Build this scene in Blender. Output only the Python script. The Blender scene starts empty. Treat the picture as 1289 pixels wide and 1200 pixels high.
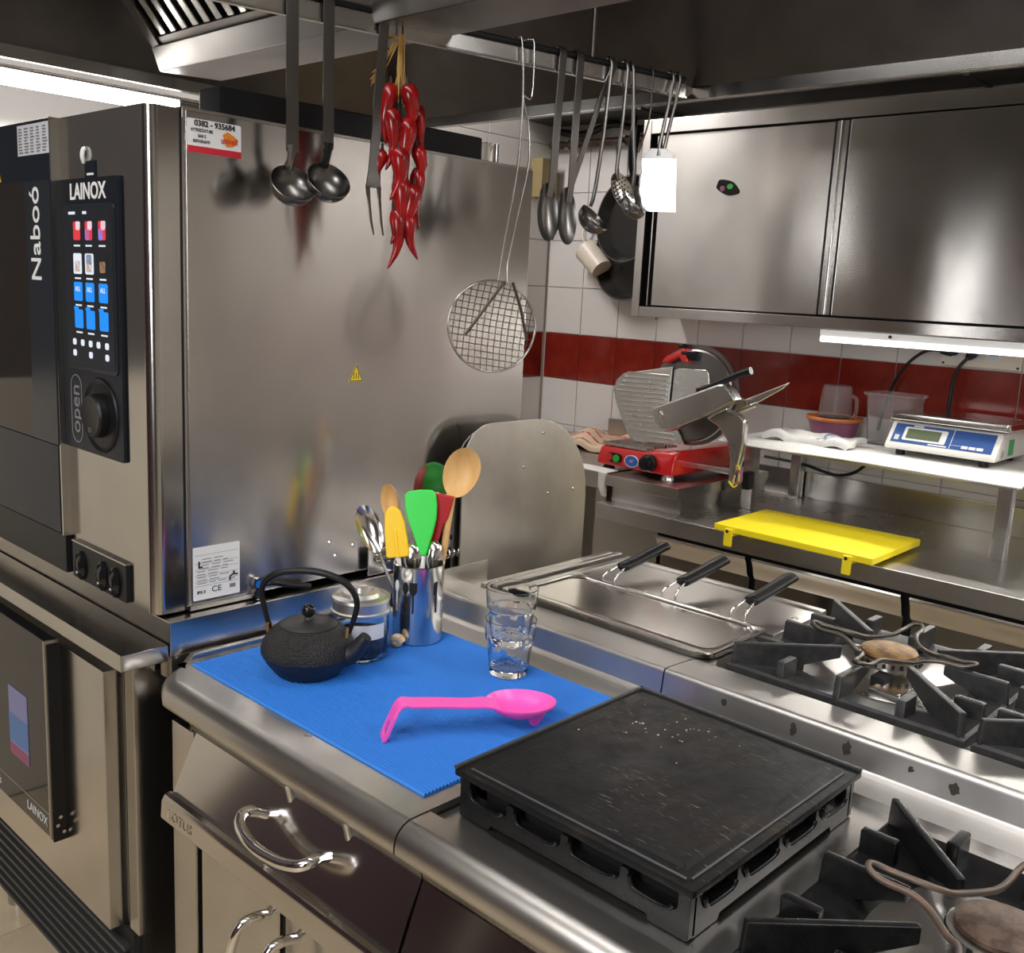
import bpy, bmesh, math, random
from mathutils import Vector, Matrix
random.seed(7)
SC = bpy.context.scene
COL = SC.collection
PI = math.pi
sin, cos, rad = math.sin, math.cos, math.radians

# ------------------------------------------------------------------ camera
def make_camera():
    yaw, pitch, roll, fpx = rad(132.95397), rad(-10.64487), rad(2.86017), 1254.285
    f = Vector((cos(pitch)*cos(yaw), cos(pitch)*sin(yaw), sin(pitch)))
    r = f.cross(Vector((0, 0, 1))).normalized()
    u = r.cross(f)
    r2 = r*cos(roll)+u*sin(roll)
    u2 = -r*sin(roll)+u*cos(roll)
    cd = bpy.data.cameras.new('camera')
    cam = bpy.data.objects.new('camera', cd)
    COL.objects.link(cam)
    m = Matrix((r2, u2, -f)).transposed().to_4x4()
    m.translation = Vector((0, 0, 1.6))
    cam.matrix_world = m
    cd.sensor_width = 36
    cd.sensor_fit = 'HORIZONTAL'
    cd.lens = fpx*36/1289
    cd.clip_start = .02
    SC.camera = cam
make_camera()

# ------------------------------------------------------------------ world, lights, exposure
SC.view_settings.view_transform = 'Standard'
SC.view_settings.look = 'None'
SC.view_settings.gamma = 1
SC.view_settings.use_curve_mapping = False
SC.view_settings.exposure = 0.22
SC.cycles.use_denoising = True
SC.cycles.max_bounces = 16
SC.cycles.transmission_bounces = 16
SC.cycles.sample_clamp_indirect = 6
W = bpy.data.worlds.new('world')
SC.world = W
W.use_nodes = True
W.node_tree.nodes['Background'].inputs[0].default_value = (.9, .95, 1, 1)
W.node_tree.nodes['Background'].inputs[1].default_value = .15

def area(name, loc, size, power, target=None, col=(1, .975, .96)):
    d = bpy.data.lights.new(name, 'AREA')
    d.shape = 'RECTANGLE'
    d.size, d.size_y = size
    d.energy = power
    d.color = col
    o = bpy.data.objects.new(name, d)
    o.location = loc
    if target:
        v = Vector(target)-Vector(loc)
        o.rotation_euler = v.to_track_quat('-Z', 'Y').to_euler()
    COL.objects.link(o)
    return o
area('ceiling_lamp_aisle', (-.9, -.9, 2.82), (2.4, .5), 46)
area('oven_side_fill', (.95, 2.85, 2.82), (1.7, .3), 32)  # fill added out of view to brighten the reflection in the oven side
area('ceiling_lamp_left', (-2.86, 2.2, 2.85), (.2, .9), 21)
area('window_light', (.05, -2.3, 1.95), (.8, 1.1), 42, (-.3, 0, 1.7), (.95, .97, 1))
area('hood_lamp_front', (-.9, .92, 2.5), (1.9, .3), 19, (-.95, 1.2, .9))
area('hood_lamp_right', (-.1, 1.5, 2.3), (.12, .8), 7, (-.4, 1.5, .9))
ul = area('under_cabinet_lamp', (-.75, 3.07, 1.478), (1.5, .03), 6, (-.75, 2.3, .9), (1, .97, .9))
ul.data.spread = rad(120)

# ------------------------------------------------------------------ materials
MATS = {}
def newmat(name):
    m = bpy.data.materials.new(name)
    m.use_nodes = True
    nt = m.node_tree
    b = nt.nodes['Principled BSDF']
    MATS[name] = m
    return m, nt, b
def nd(nt, t, **k):
    n = nt.nodes.new(t)
    for a, v in k.items(): setattr(n, a, v)
    return n
def coords(nt, scale):
    tc = nd(nt, 'ShaderNodeTexCoord')
    mp = nd(nt, 'ShaderNodeMapping')
    mp.inputs['Scale'].default_value = scale
    nt.links.new(tc.outputs['Object'], mp.inputs['Vector'])
    return mp.outputs['Vector']
def noise(nt, scale, s=1, detail=3, rough=.5):
    n = nd(nt, 'ShaderNodeTexNoise')
    n.inputs['Scale'].default_value = s
    n.inputs['Detail'].default_value = detail
    n.inputs['Roughness'].default_value = rough
    nt.links.new(coords(nt, scale), n.inputs['Vector'])
    return n.outputs['Fac']
def ramp(nt, fac, stops):
    r = nd(nt, 'ShaderNodeValToRGB')
    el = r.color_ramp.elements
    while len(el) < len(stops): el.new(.5)
    for e, (p, c) in zip(el, stops):
        e.position = p
        e.color = (*c, 1) if len(c) == 3 else c
    nt.links.new(fac, r.inputs['Fac'])
    return r.outputs['Color']
def bump(nt, b, h, strength, dist, prev=None):
    n = nd(nt, 'ShaderNodeBump')
    n.inputs['Strength'].default_value = strength
    n.inputs['Distance'].default_value = dist
    nt.links.new(h, n.inputs['Height'])
    if prev: nt.links.new(prev, n.inputs['Normal'])
    nt.links.new(n.outputs['Normal'], b.inputs['Normal'])
    return n.outputs['Normal']
def plain(name, col, rough=.5, metal=0, spec=.5, bmp=None, **k):
    m, nt, b = newmat(name)
    b.inputs['Base Color'].default_value = (*col, 1)
    b.inputs['Roughness'].default_value = rough
    b.inputs['Metallic'].default_value = metal
    b.inputs['Specular IOR Level'].default_value = spec
    if bmp:
        s, st, ds = bmp
        bump(nt, b, noise(nt, (s, s, s) if not isinstance(s, tuple) else s), st, ds)
    for a, v in k.items():
        b.inputs[a.replace('_', ' ')].default_value = v
    return m
def mottled(name, c1, c2, s, rough=.5, metal=0, bmp=None, lo=.4, hi=.6, spec=.5):
    m, nt, b = newmat(name)
    f = noise(nt, s if isinstance(s, tuple) else (s, s, s), detail=5, rough=.6)
    nt.links.new(ramp(nt, f, [(lo, c1), (hi, c2)]), b.inputs['Base Color'])
    b.inputs['Roughness'].default_value = rough
    b.inputs['Metallic'].default_value = metal
    b.inputs['Specular IOR Level'].default_value = spec
    if bmp:
        q, st, ds = bmp
        bump(nt, b, noise(nt, (q, q, q)), st, ds)
    return m
def steel(name, col, rough, aniso=.6, wave=.05, wscale=(4, 4, 4), smear=.03, spots=0):
    m, nt, b = newmat(name)
    f = noise(nt, (9, 9, 9), detail=4)
    lo = tuple(c*(1-smear) for c in col); hi = tuple(min(1, c*(1+smear)) for c in col)
    nt.links.new(ramp(nt, f, [(.35, lo), (.65, hi)]), b.inputs['Base Color'])
    b.inputs['Metallic'].default_value = 1
    g = noise(nt, (6, 6, 6), detail=4)
    rr = ramp(nt, g, [(.3, (rough*.9,)*3), (.7, (rough*1.12,)*3)])
    nt.links.new(rr, b.inputs['Roughness'])
    if aniso:
        b.inputs['Anisotropic'].default_value = aniso
        tg = nd(nt, 'ShaderNodeTangent', direction_type='UV_MAP', uv_map='UVMap')
        nt.links.new(tg.outputs['Tangent'], b.inputs['Tangent'])
    if wave: bump(nt, b, noise(nt, wscale, detail=1), wave, .02)
    return m
STC = (.55, .53, .505)
steel('steel_side', STC, .20, .75)
steel('steel_front', STC, .15, .5, .03)
steel('steel_oven', (.55, .53, .505), .20, .8, .10, (5, 5, 1.4))
steel('steel_top', STC, .29, .6, .04)
steel('steel_pot', (.66, .65, .63), .15, 0, 0)
steel('steel_dull', (.50, .475, .44), .32, .5)
steel('steel_tool', (.19, .18, .17), .30, 0, 0)
steel('steel_ridge', (.60, .58, .555), .38, .4, 0)
steel('steel_panel', (.56, .53, .48), .36, .3, .10, (5, 5, 3), .08)
steel('steel_soft', (.66, .64, .61), .17, 0, 0)
steel('gutter_steel', (.27, .25, .235), .36, .3, 0)
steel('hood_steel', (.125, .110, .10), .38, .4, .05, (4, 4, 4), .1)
plain('chrome', (.80, .79, .78), .07, 1)
plain('wire_steel', (.5, .48, .45), .25, 1)
plain('wire_dark', (.12, .105, .09), .4, 1)
plain('black_plastic', (.008, .008, .009), .36, 0, .25)
plain('black_gloss', (.008, .008, .009), .06, 0, .35)
plain('panel_charcoal', (.011, .013, .018), .30, 0, .15)
plain('door_navy', (.008, .012, .020), .16, 0, .2)
plain('door_glass', (.018, .014, .011), .08, 0, .3)
plain('strip_grey', (.015, .019, .026), .25, 0, .35)
plain('dark_gap', (.004, .004, .004), .8)
plain('rubber', (.012, .012, .012), .7)
plain('white_print', (.85, .85, .85), .5)
plain('grey_print', (.20, .20, .21), .5)
plain('label_grey', (.62, .63, .66), .45)
plain('label_white', (.80, .80, .80), .4)
plain('ink', (.02, .02, .022), .6)
plain('label_red', (.55, .02, .04), .4)
plain('sign_yellow', (.85, .62, .01), .45)
plain('sign_orange', (.8, .25, .02), .45)
mottled('cast_iron', (.020, .020, .021), (.032, .031, .031), 60, .42, 0, (420, .35, .0006))
mottled('cast_enamel', (.006, .006, .007), (.010, .010, .010), 30, .27, 0, (90, .25, .0008), .4, .6, .25)
plain('iron_highlight', (.045, .045, .046), .38, 0, .5, (200, .3, .0005))  # lighter than the plate: rim highlights put into the colour
plain('grease', (.045, .034, .026), .4)
plain('grille_grey', (.035, .035, .037), .4, 0, .3)
plain('teapot_plain', (.012, .013, .018), .42, 0, .5, (700, .2, .0004))
plain('teapot_lid', (.022, .021, .020), .45, 0, .5, (500, .4, .0006))
plain('mat_blue', (.028, .20, .66), .55)
plain('pink_silicone', (1.0, .10, .50), .32, Subsurface_Weight=.15)
plain('green_silicone', (.035, .66, .07), .33)
plain('yellow_silicone', (.95, .60, .015), .38)
plain('red_silicone', (.42, .012, .015), .4)
plain('board_yellow', (.92, .74, .012), .42)
mottled('wood', (.62, .36, .13), (.75, .47, .19), (20, 20, 6), .5)
mottled('chili_red', (.19, .003, .004), (.36, .006, .006), 25, .22)
plain('chili_stem', (.02, .018, .01), .6)
mottled('raffia_straw', (.42, .24, .06), (.60, .40, .14), (80, 80, 8), .7)
plain('machine_red', (.52, .008, .010), .16, 0, .5, None, Coat_Weight=.6)
steel('alu', (.66, .65, .62), .27, 0, 0)
steel('alu_dull', (.68, .67, .65), .38, 0, 0)
plain('pan_black', (.014, .013, .012), .25)
plain('cream_plastic', (.66, .58, .48), .4)
mottled('cloth_white', (.66, .645, .61), (.74, .73, .70), 40, .85, 0, (500, .3, .001))
plain('cloth_blue_stripe', (.2, .3, .5), .85)
plain('cloth_red_stripe', (.55, .05, .05), .85)
plain('cloth_beige', (.62, .47, .33), .85)
plain('plastic_clear', (.92, .90, .89), .18, 0, .5, None, Transmission_Weight=.93, IOR=1.12)
plain('plastic_orange', (.75, .22, .06), .35, 0, .5, None, Transmission_Weight=.3)
plain('plastic_violet', (.35, .12, .22), .35, 0, .5, None, Transmission_Weight=.3)
plain('glass', (.99, .995, .99), .01, 0, .5, None, Transmission_Weight=1.0, IOR=1.36)
plain('jar_glass', (.95, .97, .97), .02, 0, .5, None, Transmission_Weight=1.0, IOR=1.4)
mottled('tea_leaves', (.01, .01, .016), (.07, .06, .07), 240, .8, 0, (300, 1, .004))
plain('scale_white', (.78, .77, .72), .35)
plain('scale_blue', (.03, .09, .30), .35)
plain('lcd', (.12, .15, .085), .2)
plain('green_tag', (.02, .40, .10), .4)
mottled('brass_rust', (.16, .075, .03), (.34, .21, .075), 40, .5, .5)
mottled('cap_brown', (.06, .035, .025), (.13, .085, .06), 45, .5, .5)
mottled('wire_rusty', (.12, .105, .095), (.18, .115, .08), 30, .5, .6)
mottled('shell', (.60, .36, .14), (.85, .76, .60), (60, 60, 200), .4)
plain('tile_white', (.64, .61, .585), .12)
mottled('tile_red', (.155, .013, .008), (.21, .021, .012), 9, .12)
plain('grout', (.50, .46, .42), .8)
mottled('tile_floor', (.50, .41, .28), (.58, .48, .34), 5, .22)
plain('grout_floor', (.32, .27, .2), .8)
plain('wall_paint', (.55, .52, .47), .6)
plain('wall_cream', (.68, .62, .52), .4)
plain('wall_upper', (.075, .066, .062), .6)
plain('wall_dark', (.05, .028, .032), .45)
plain('ceiling_paint', (.70, .69, .66), .7)
plain('blue_knob', (.02, .15, .6), .2)
plain('box_beige', (.26, .20, .09), .5)
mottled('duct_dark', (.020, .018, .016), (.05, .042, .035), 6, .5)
plain('cable_black', (.008, .008, .008), .45)
plain('red_button', (.55, .02, .02), .3)
plain('green_button', (.03, .40, .04), .3)
plain('badge_blue', (.04, .12, .45), .3)
def emit(name, col, st):
    m, nt, b = newmat(name)
    b.inputs['Base Color'].default_value = (0, 0, 0, 1)
    b.inputs['Emission Color'].default_value = (*col, 1)
    b.inputs['Emission Strength'].default_value = st
    return m
emit('tube_light', (1, .97, .92), 2.2)
emit('strip_light', (1, .98, .95), 16)
emit('screen_black', (.02, .022, .03), .4)
emit('screen_blue', (.01, .25, .85), 1.0)
emit('screen_red', (.8, .05, .06), .8)
emit('screen_white', (.75, .8, .9), .9)
emit('screen_tan', (.55, .33, .2), .7)
emit('screen_dim_blue', (.12, .25, .50), 0.35)
emit('screen_dim_violet', (.32, .30, .50), 0.35)
emit('screen_dim_red', (.35, .08, .14), 0.4)
def mat_griddle():
    m, nt, b = newmat('griddle')
    f = noise(nt, (9, 9, 9), detail=6, rough=.65)
    base = ramp(nt, f, [(.40, (.0045, .005, .006)), (.58, (.009, .008, .008)), (.78, (.032, .017, .010))])
    s = noise(nt, (45, 420, 45), detail=3)
    sc = ramp(nt, s, [(.635, (0, 0, 0)), (.74, (1, 1, 1))])
    area_ = ramp(nt, noise(nt, (7, 7, 7), detail=2), [(.46, (0, 0, 0)), (.64, (1, 1, 1))])
    mul = nd(nt, 'ShaderNodeMath', operation='MULTIPLY')
    nt.links.new(sc, mul.inputs[0]); nt.links.new(area_, mul.inputs[1])
    mx = nd(nt, 'ShaderNodeMix', data_type='RGBA')
    nt.links.new(mul.outputs[0], mx.inputs['Factor'])
    nt.links.new(base, mx.inputs['A'])
    mx.inputs['B'].default_value = (.30, .26, .21, 1)
    nt.links.new(mx.outputs['Result'], b.inputs['Base Color'])
    g = noise(nt, (30, 30, 30), detail=5)
    nt.links.new(ramp(nt, g, [(.3, (.30,)*3), (.7, (.5,)*3)]), b.inputs['Roughness'])
    b.inputs['Specular IOR Level'].default_value = .22
    bump(nt, b, noise(nt, (130, 130, 130), detail=4), .35, .001)
mat_griddle()
def mat_teapot():
    m, nt, b = newmat('teapot_hobnail')
    b.inputs['Base Color'].default_value = (.018, .0165, .016, 1)
    b.inputs['Roughness'].default_value = .45
    b.inputs['Specular IOR Level'].default_value = .35
    v = nd(nt, 'ShaderNodeTexVoronoi')
    v.inputs['Scale'].default_value = 300
    v.inputs['Randomness'].default_value = .35
    nt.links.new(coords(nt, (1, 1, 1)), v.inputs['Vector'])
    inv = nd(nt, 'ShaderNodeMath', operation='SUBTRACT')
    inv.inputs[0].default_value = 1
    nt.links.new(v.outputs['Distance'], inv.inputs[1])
    bump(nt, b, inv.outputs[0], .9, .003)
mat_teapot()
def mat_backdrop_tiles():
    m, nt, b = newmat('tile_wall_far')
    br = nd(nt, 'ShaderNodeTexBrick')
    br.offset = 0
    br.inputs['Color1'].default_value = (.64, .61, .585, 1)
    br.inputs['Color2'].default_value = (.62, .59, .57, 1)
    br.inputs['Mortar'].default_value = (.45, .42, .38, 1)
    br.inputs['Scale'].default_value = 1
    br.inputs['Brick Width'].default_value = .2
    br.inputs['Row Height'].default_value = .2
    br.inputs['Mortar Size'].default_value = .0015
    nt.links.new(coords(nt, (1, 1, 1)), br.inputs['Vector'])
    nt.links.new(br.outputs['Color'], b.inputs['Base Color'])
    b.inputs['Roughness'].default_value = .15
mat_backdrop_tiles()

# ------------------------------------------------------------------ mesh helpers
def frame(o, x, y, z=None):
    x = Vector(x).normalized(); y = Vector(y)
    y = (y - x*y.dot(x)).normalized()
    z = x.cross(y)
    m = Matrix((x, y, z)).transposed().to_4x4()
    m.translation = Vector(o)
    return m
def toaxis(o, z, xhint=(1, 0, 0)):
    z = Vector(z).normalized(); x = Vector(xhint)
    if abs(x.normalized().dot(z)) > .95: x = Vector((0, 1, 0))
    x = (x - z*x.dot(z)).normalized()
    y = z.cross(x)
    m = Matrix((x, y, z)).transposed().to_4x4()
    m.translation = Vector(o)
    return m
class MB:
    def __init__(s): s.v = []; s.f = []
    def add(s, vs, fs, M=None):
        o = len(s.v)
        s.v += [tuple(M @ Vector(v)) if M else tuple(v) for v in vs]
        s.f += [tuple(i+o for i in f) for f in fs]
        return s
    def box(s, x0, x1, y0, y1, z0, z1, M=None):
        if x0 > x1: x0, x1 = x1, x0
        if y0 > y1: y0, y1 = y1, y0
        if z0 > z1: z0, z1 = z1, z0
        v = [(x, y, z) for x in (x0, x1) for y in (y0, y1) for z in (z0, z1)]
        return s.add(v, [(0, 1, 3, 2), (4, 6, 7, 5), (0, 4, 5, 1), (2, 3, 7, 6), (0, 2, 6, 4), (1, 5, 7, 3)], M)
    def loft(s, rings, caps=True, closed=False, M=None):
        n = len(rings[0]); v = [p for r in rings for p in r]; f = []
        m = len(rings)
        for i in range(m if closed else m-1):
            a, b = i*n, ((i+1) % m)*n
            for j in range(n):
                k = (j+1) % n
                f.append((a+j, a+k, b+k, b+j))
        if caps and not closed:
            f.append(tuple(range(n))[::-1]); f.append(tuple(range((m-1)*n, m*n)))
        return s.add(v, f, M)
    def tube(s, pts, r, seg=8, closed=False, caps=True, M=None, flat=None):
        pts = [Vector(p) for p in pts]; n = len(pts)
        rs = r if isinstance(r, (list, tuple)) else [r]*n
        rings = []; up = None
        for i, p in enumerate(pts):
            a = pts[(i-1) % n] if (closed or i > 0) else p
            b = pts[(i+1) % n] if (closed or i < n-1) else p
            t = (b-a).normalized()
            if up is None:
                h = Vector((0, 0, 1)) if abs(t.z) < .9 else Vector((1, 0, 0))
                up = (h - t*h.dot(t)).normalized()
            else:
                up = (up - t*up.dot(t))
                up = up.normalized() if up.length > 1e-6 else Vector((1, 0, 0))
            sd = t.cross(up)
            fl = flat or 1
            rings.append([p + up*(cos(2*PI*j/seg)*rs[i]*fl) + sd*(sin(2*PI*j/seg)*rs[i]) for j in range(seg)])
        return s.loft(rings, caps, closed, M)
    def cyl(s, p0, p1, r0, r1=None, seg=20, M=None):
        return s.tube([p0, p1], [r0, r0 if r1 is None else r1], seg, M=M)
    def lathe(s, prof, seg=36, M=None, closed=False, mod=None):
        rings = []
        for (r, z) in prof:
            r = max(r, 1e-5)
            rings.append([(cos(2*PI*j/seg)*r*(mod(j, z) if mod else 1), sin(2*PI*j/seg)*r*(mod(j, z) if mod else 1), z) for j in range(seg)])
        return s.loft(rings, not closed, closed, M)
    def prism(s, poly, t0, t1, M=None):
        a = [(x, y, t0) for x, y in poly]; b = [(x, y, t1) for x, y in poly]
        return s.loft([a, b], True, False, M)
    def extx(s, prof, x0, x1):                     # profile of (y,z) swept along x
        return s.loft([[(x0, y, z) for y, z in prof], [(x1, y, z) for y, z in prof]])
    def exty(s, prof, y0, y1):                     # profile of (x,z) swept along y
        return s.loft([[(x, y0, z) for x, z in prof], [(x, y1, z) for x, z in prof]])
    def sphere(s, c, r, seg=20, sc=(1, 1, 1)):
        n = seg//2
        prof = [(sin(PI*i/n)*r, -cos(PI*i/n)*r) for i in range(n+1)]
        return s.lathe(prof, seg, Matrix.Translation(c) @ Matrix.Diagonal((*sc, 1)))
    def dish(s, a, b, depth, th, M, seg=28, rings=7, egg=0):
        top = []; bot = []
        for i in range(1, rings+1):
            q = i/rings
            rt = []; rb = []
            for j in range(seg):
                t = 2*PI*j/seg
                k = 1+egg*sin(t)
                x = a*q*cos(t)*k; y = b*q*sin(t)
                z = depth*(q**2.4-1)
                rt.append((x, y, z+th/2)); rb.append((x*1.0, y, z-th/2))
            top.append(rt); bot.append(rb)
        return s.loft(top[0:1]*1+top[1:]+bot[::-1], True, False, M)
    def build(s, name, mat, parent=None, bevel=0, ang=35, world=True, seg=2, off=None, wn=False):
        bm = bmesh.new()
        vs = [bm.verts.new(v) for v in s.v]
        for f in s.f:
            try: bm.faces.new([vs[i] for i in f])
            except ValueError: pass
        bmesh.ops.remove_doubles(bm, verts=bm.verts, dist=1e-6)
        bmesh.ops.recalc_face_normals(bm, faces=bm.faces)
        if bevel:
            es = [e for e in bm.edges if len(e.link_faces) == 2 and e.calc_face_angle(0) > rad(30)]
            bmesh.ops.bevel(bm, geom=es, offset=bevel, segments=seg, profile=.5, affect='EDGES', clamp_overlap=True)
        o_ = Vector((0, 0, 0))
        if world and parent is not None: o_ = wl(parent)
        if off is not None: o_ = Vector(off)
        if o_.length: bmesh.ops.translate(bm, verts=bm.verts, vec=-o_)
        me = bpy.data.meshes.new(name)
        if 'steel' in mat or mat == 'hood_steel':
            uvl = bm.loops.layers.uv.new('UVMap')
            bm.normal_update()
            for f in bm.faces:
                n = f.normal
                for l in f.loops:
                    c = l.vert.co
                    if abs(n.z) > .75: l[uvl].uv = (c.y, c.x)
                    elif abs(n.x) > abs(n.y): l[uvl].uv = (c.z, c.y)
                    else: l[uvl].uv = (c.z, c.x)
        bm.to_mesh(me); bm.free()
        for p in me.polygons: p.use_smooth = True
        me.set_sharp_from_angle(angle=rad(ang))
        me.materials.append(MATS[mat])
        o = bpy.data.objects.new(name, me)
        COL.objects.link(o)
        if bevel or wn:
            w_ = o.modifiers.new('weighted', 'WEIGHTED_NORMAL')
            w_.keep_sharp = True
            w_.weight = 80
        if parent is not None: o.parent = parent
        elif off is not None: o.location = off
        return o
def wl(o):
    v = Vector((0, 0, 0))
    while o is not None:
        v += o.location; o = o.parent
    return v
def thing(name, label, cat, loc=(0, 0, 0), rz=0, group=None):
    o = bpy.data.objects.new(name, None)
    COL.objects.link(o)
    o.empty_display_size = .05
    o.location = loc
    o.rotation_euler = (0, 0, rz)
    tag(o, label, cat, group)
    return o
def tag(o, label, cat, group=None):
    o['label'] = label; o['category'] = cat
    if group: o['group'] = group
    return o
def struct(o):
    o['kind'] = 'structure'
    return o
def dup(root, loc, rz=None, label=None):
    r = root.copy(); COL.objects.link(r); r.location = loc
    if rz is not None: r.rotation_euler = (0, 0, rz)
    if label: r['label'] = label
    for ch in list(root.children):
        c = ch.copy(); COL.objects.link(c); c.parent = r
        for g in list(ch.children):
            d = g.copy(); COL.objects.link(d); d.parent = c
    return r
def copies(o, locs):                               # more pieces like o under the same parent, sharing its mesh
    for l in locs:
        c = o.copy(); COL.objects.link(c); c.location = Vector(o.location)+Vector(l)
def text(name, body, size, o, x, y, mat, parent, ext=.0004, align='CENTER', sx=1, world=True, bold=0):
    cu = bpy.data.curves.new(name, 'FONT')
    cu.body = body; cu.size = size; cu.align_x = align; cu.align_y = 'CENTER'
    cu.extrude = ext; cu.resolution_u = 3; cu.offset = bold
    t = bpy.data.objects.new(name, cu)
    COL.objects.link(t)
    bpy.context.view_layer.update()
    me = bpy.data.meshes.new_from_object(t.evaluated_get(bpy.context.evaluated_depsgraph_get()))
    bpy.data.objects.remove(t)
    M = frame(o, x, y) @ Matrix.Diagonal((sx, 1, 1, 1))
    if world: M = Matrix.Translation(-wl(parent)) @ M
    me.transform(M)
    me.materials.clear(); me.materials.append(MATS[mat])
    ob = bpy.data.objects.new(name, me)
    COL.objects.link(ob); ob.parent = parent
    return ob
def arc(cx, cy, r, a0, a1, n):
    return [(cx+r*cos(rad(a0+(a1-a0)*i/n)), cy+r*sin(rad(a0+(a1-a0)*i/n))) for i in range(n+1)]
def rrect(x0, x1, y0, y1, r, n=5):
    return (arc(x1-r, y1-r, r, 0, 90, n)+arc(x0+r, y1-r, r, 90, 180, n)+arc(x0+r, y0+r, r, 180, 270, n)+arc(x1-r, y0+r, r, 270, 360, n))
def smooth(pts, n=6, closed=False):                # Catmull-Rom
    P = [Vector(p) for p in pts]; out = []; m = len(P)
    for i in range(m if closed else m-1):
        p0 = P[(i-1) % m] if (closed or i > 0) else P[0]; p1 = P[i]
        p2 = P[(i+1) % m]; p3 = P[(i+2) % m] if (closed or i+2 < m) else P[-1]
        for k in range(n):
            t = k/n
            out.append(.5*((2*p1)+(p2-p0)*t+(2*p0-5*p1+4*p2-p3)*t*t+(3*p1-p0-3*p2+p3)*t**3))
    if not closed: out.append(P[-1])
    return out
FX, FY, FZ = (1, 0, 0), (0, 1, 0), (0, 0, 1)
def front_plate(x0, x1, z0, z1, y0, y1, r=0, mb=None):   # rounded plate facing -Y
    mb = mb or MB()
    poly = rrect(x0, x1, z0, z1, r) if r else [(x0, z0), (x1, z0), (x1, z1), (x0, z1)]
    return mb.prism(poly, 0, y1-y0, Matrix(((1, 0, 0, 0), (0, 0, 1, y0), (0, 1, 0, 0), (0, 0, 0, 1))))
def side_plate(y0, y1, z0, z1, x0, x1, r=0, mb=None):    # rounded plate facing +X
    mb = mb or MB()
    poly = rrect(y0, y1, z0, z1, r) if r else [(y0, z0), (y1, z0), (y1, z1), (y0, z1)]
    return mb.prism(poly, 0, x1-x0, Matrix(((0, 0, 1, x0), (1, 0, 0, 0), (0, 1, 0, 0), (0, 0, 0, 1))))

def rounded(pts, n=4):                              # polyline of (u, v, radius) with rounded corners
    out = []
    m = len(pts)
    for i, (u, v, r) in enumerate(pts):
        if r <= 0: out.append((u, v)); continue
        p = Vector((u, v)); a = Vector(pts[i-1][:2])-p; b = Vector(pts[(i+1) % m][:2])-p
        la, lb_ = a.length, b.length
        a.normalize(); b.normalize()
        half = a.angle(b)/2
        t = min(r/math.tan(half), la*.45, lb_*.45)
        s0, s1 = p+a*t, p+b*t
        for k in range(n+1):
            q = k/n
            c = s0*(1-q)**2+p*2*q*(1-q)+s1*q*q
            out.append((c.x, c.y))
    return out
#SECTION_ROOM
# ------------------------------------------------------------------ the room
fl = struct(MB().box(-3.1, 2.9, -2.5, 3.5, -.06, -.006).build('floor', 'grout_floor', bevel=0))
tile = MB().box(-.163, .163, -.163, .163, -.006, 0).build('tile', 'tile_floor', fl, bevel=.0015, seg=1)
tile.location = (-2.83, -1.47, 0)
copies(tile, [(.33*i, .33*j, 0) for i in range(10) for j in range(9) if i or j])
MB().box(.47, 2.8, -2.4, 3.39, -.006, 0).build('floor_finish', 'tile_floor', fl)
MB().box(-3., .47, 1.5, 3.39, -.006, 0).build('floor_finish', 'tile_floor', fl)
MB().box(-3., .47, -2.4, -1.64, -.006, 0).build('floor_finish', 'tile_floor', fl)
wb = struct(MB().box(-3.1, 2.9, 3.396, 3.5, 0, 2.9).build('wall_back', 'grout'))
tw = MB().box(-.0987, .0987, -.008, 0, -.0987, .0987).build('tile', 'tile_white', wb, bevel=.0012, seg=1)
tr = MB().box(-.0987, .0987, -.008, 0, -.0987, .0987).build('tile', 'tile_red', wb, bevel=.0012, seg=1)
X0, Z0 = -2.895, 1.318
tr.location = (X0, 3.398, Z0)
tw.location = (X0, 3.398, Z0+.2)
copies(tr, [(.2005*i, 0, 0) for i in range(1, 13)])
copies(tw, [(.2005*i, 0, .2*j) for i in range(13) for j in (-3, -2, 0, 1, 2, 3, 4) if (i or j)])
MB().box(-.39, 2.8, 3.389, 3.397, 0, 1.217).build('tile_field', 'tile_white', wb)
MB().box(-.39, 2.8, 3.389, 3.397, 1.219, 1.417).build('tile_band', 'tile_red', wb)
MB().box(-.39, 2.8, 3.389, 3.397, 1.419, 2.9).build('tile_field', 'tile_white', wb)
wlft = struct(MB().box(-3.1, -3.006, -2.5, 3.5, 0, 2.9).build('wall_left', 'grout'))
lw = MB().box(0, .008, -.0987, .0987, -.0987, .0987).build('tile', 'tile_white', wlft, bevel=.0012, seg=1)
lr = MB().box(0, .008, -.0987, .0987, -.0987, .0987).build('tile', 'tile_red', wlft, bevel=.0012, seg=1)
lr.location = (-3.008, 3.28, Z0); lw.location = (-3.008, 3.28, Z0+.2)
copies(lr, [(0, -.2*i, 0) for i in range(1, 5)])
copies(lw, [(0, -.2*i, .2*j) for i in range(5) for j in (-3, -2, 0, 1, 2, 3, 4) if (i or j)])
MB().box(-3.006, -3.0, .75, 2.38, 0, 2.9).build('wall_finish', 'tile_white', wlft)
MB().box(-3.006, -3.0, -2.4, .75, 0, 1.28).build('wall_finish', 'wall_cream', wlft)
MB().box(-3.006, -3.0, -2.4, .75, 1.28, 2.9).build('wall_finish', 'wall_upper', wlft)
dm = struct(MB().box(-2.999, -2.95, -2.25, -.55, 0, 2.1).build('unseen_dark_panel', 'wall_dark', bevel=.004))  # unseen dark slab, added so the drawer front reflects something dark
MB().cyl((-2.95, -.70, 1.05), (-2.90, -.70, 1.05), .012, seg=12).build('panel_knob', 'chrome', dm)
struct(MB().box(2.8, 2.9, -2.5, 3.5, 0, 2.9).build('wall_right', 'wall_paint'))
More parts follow.
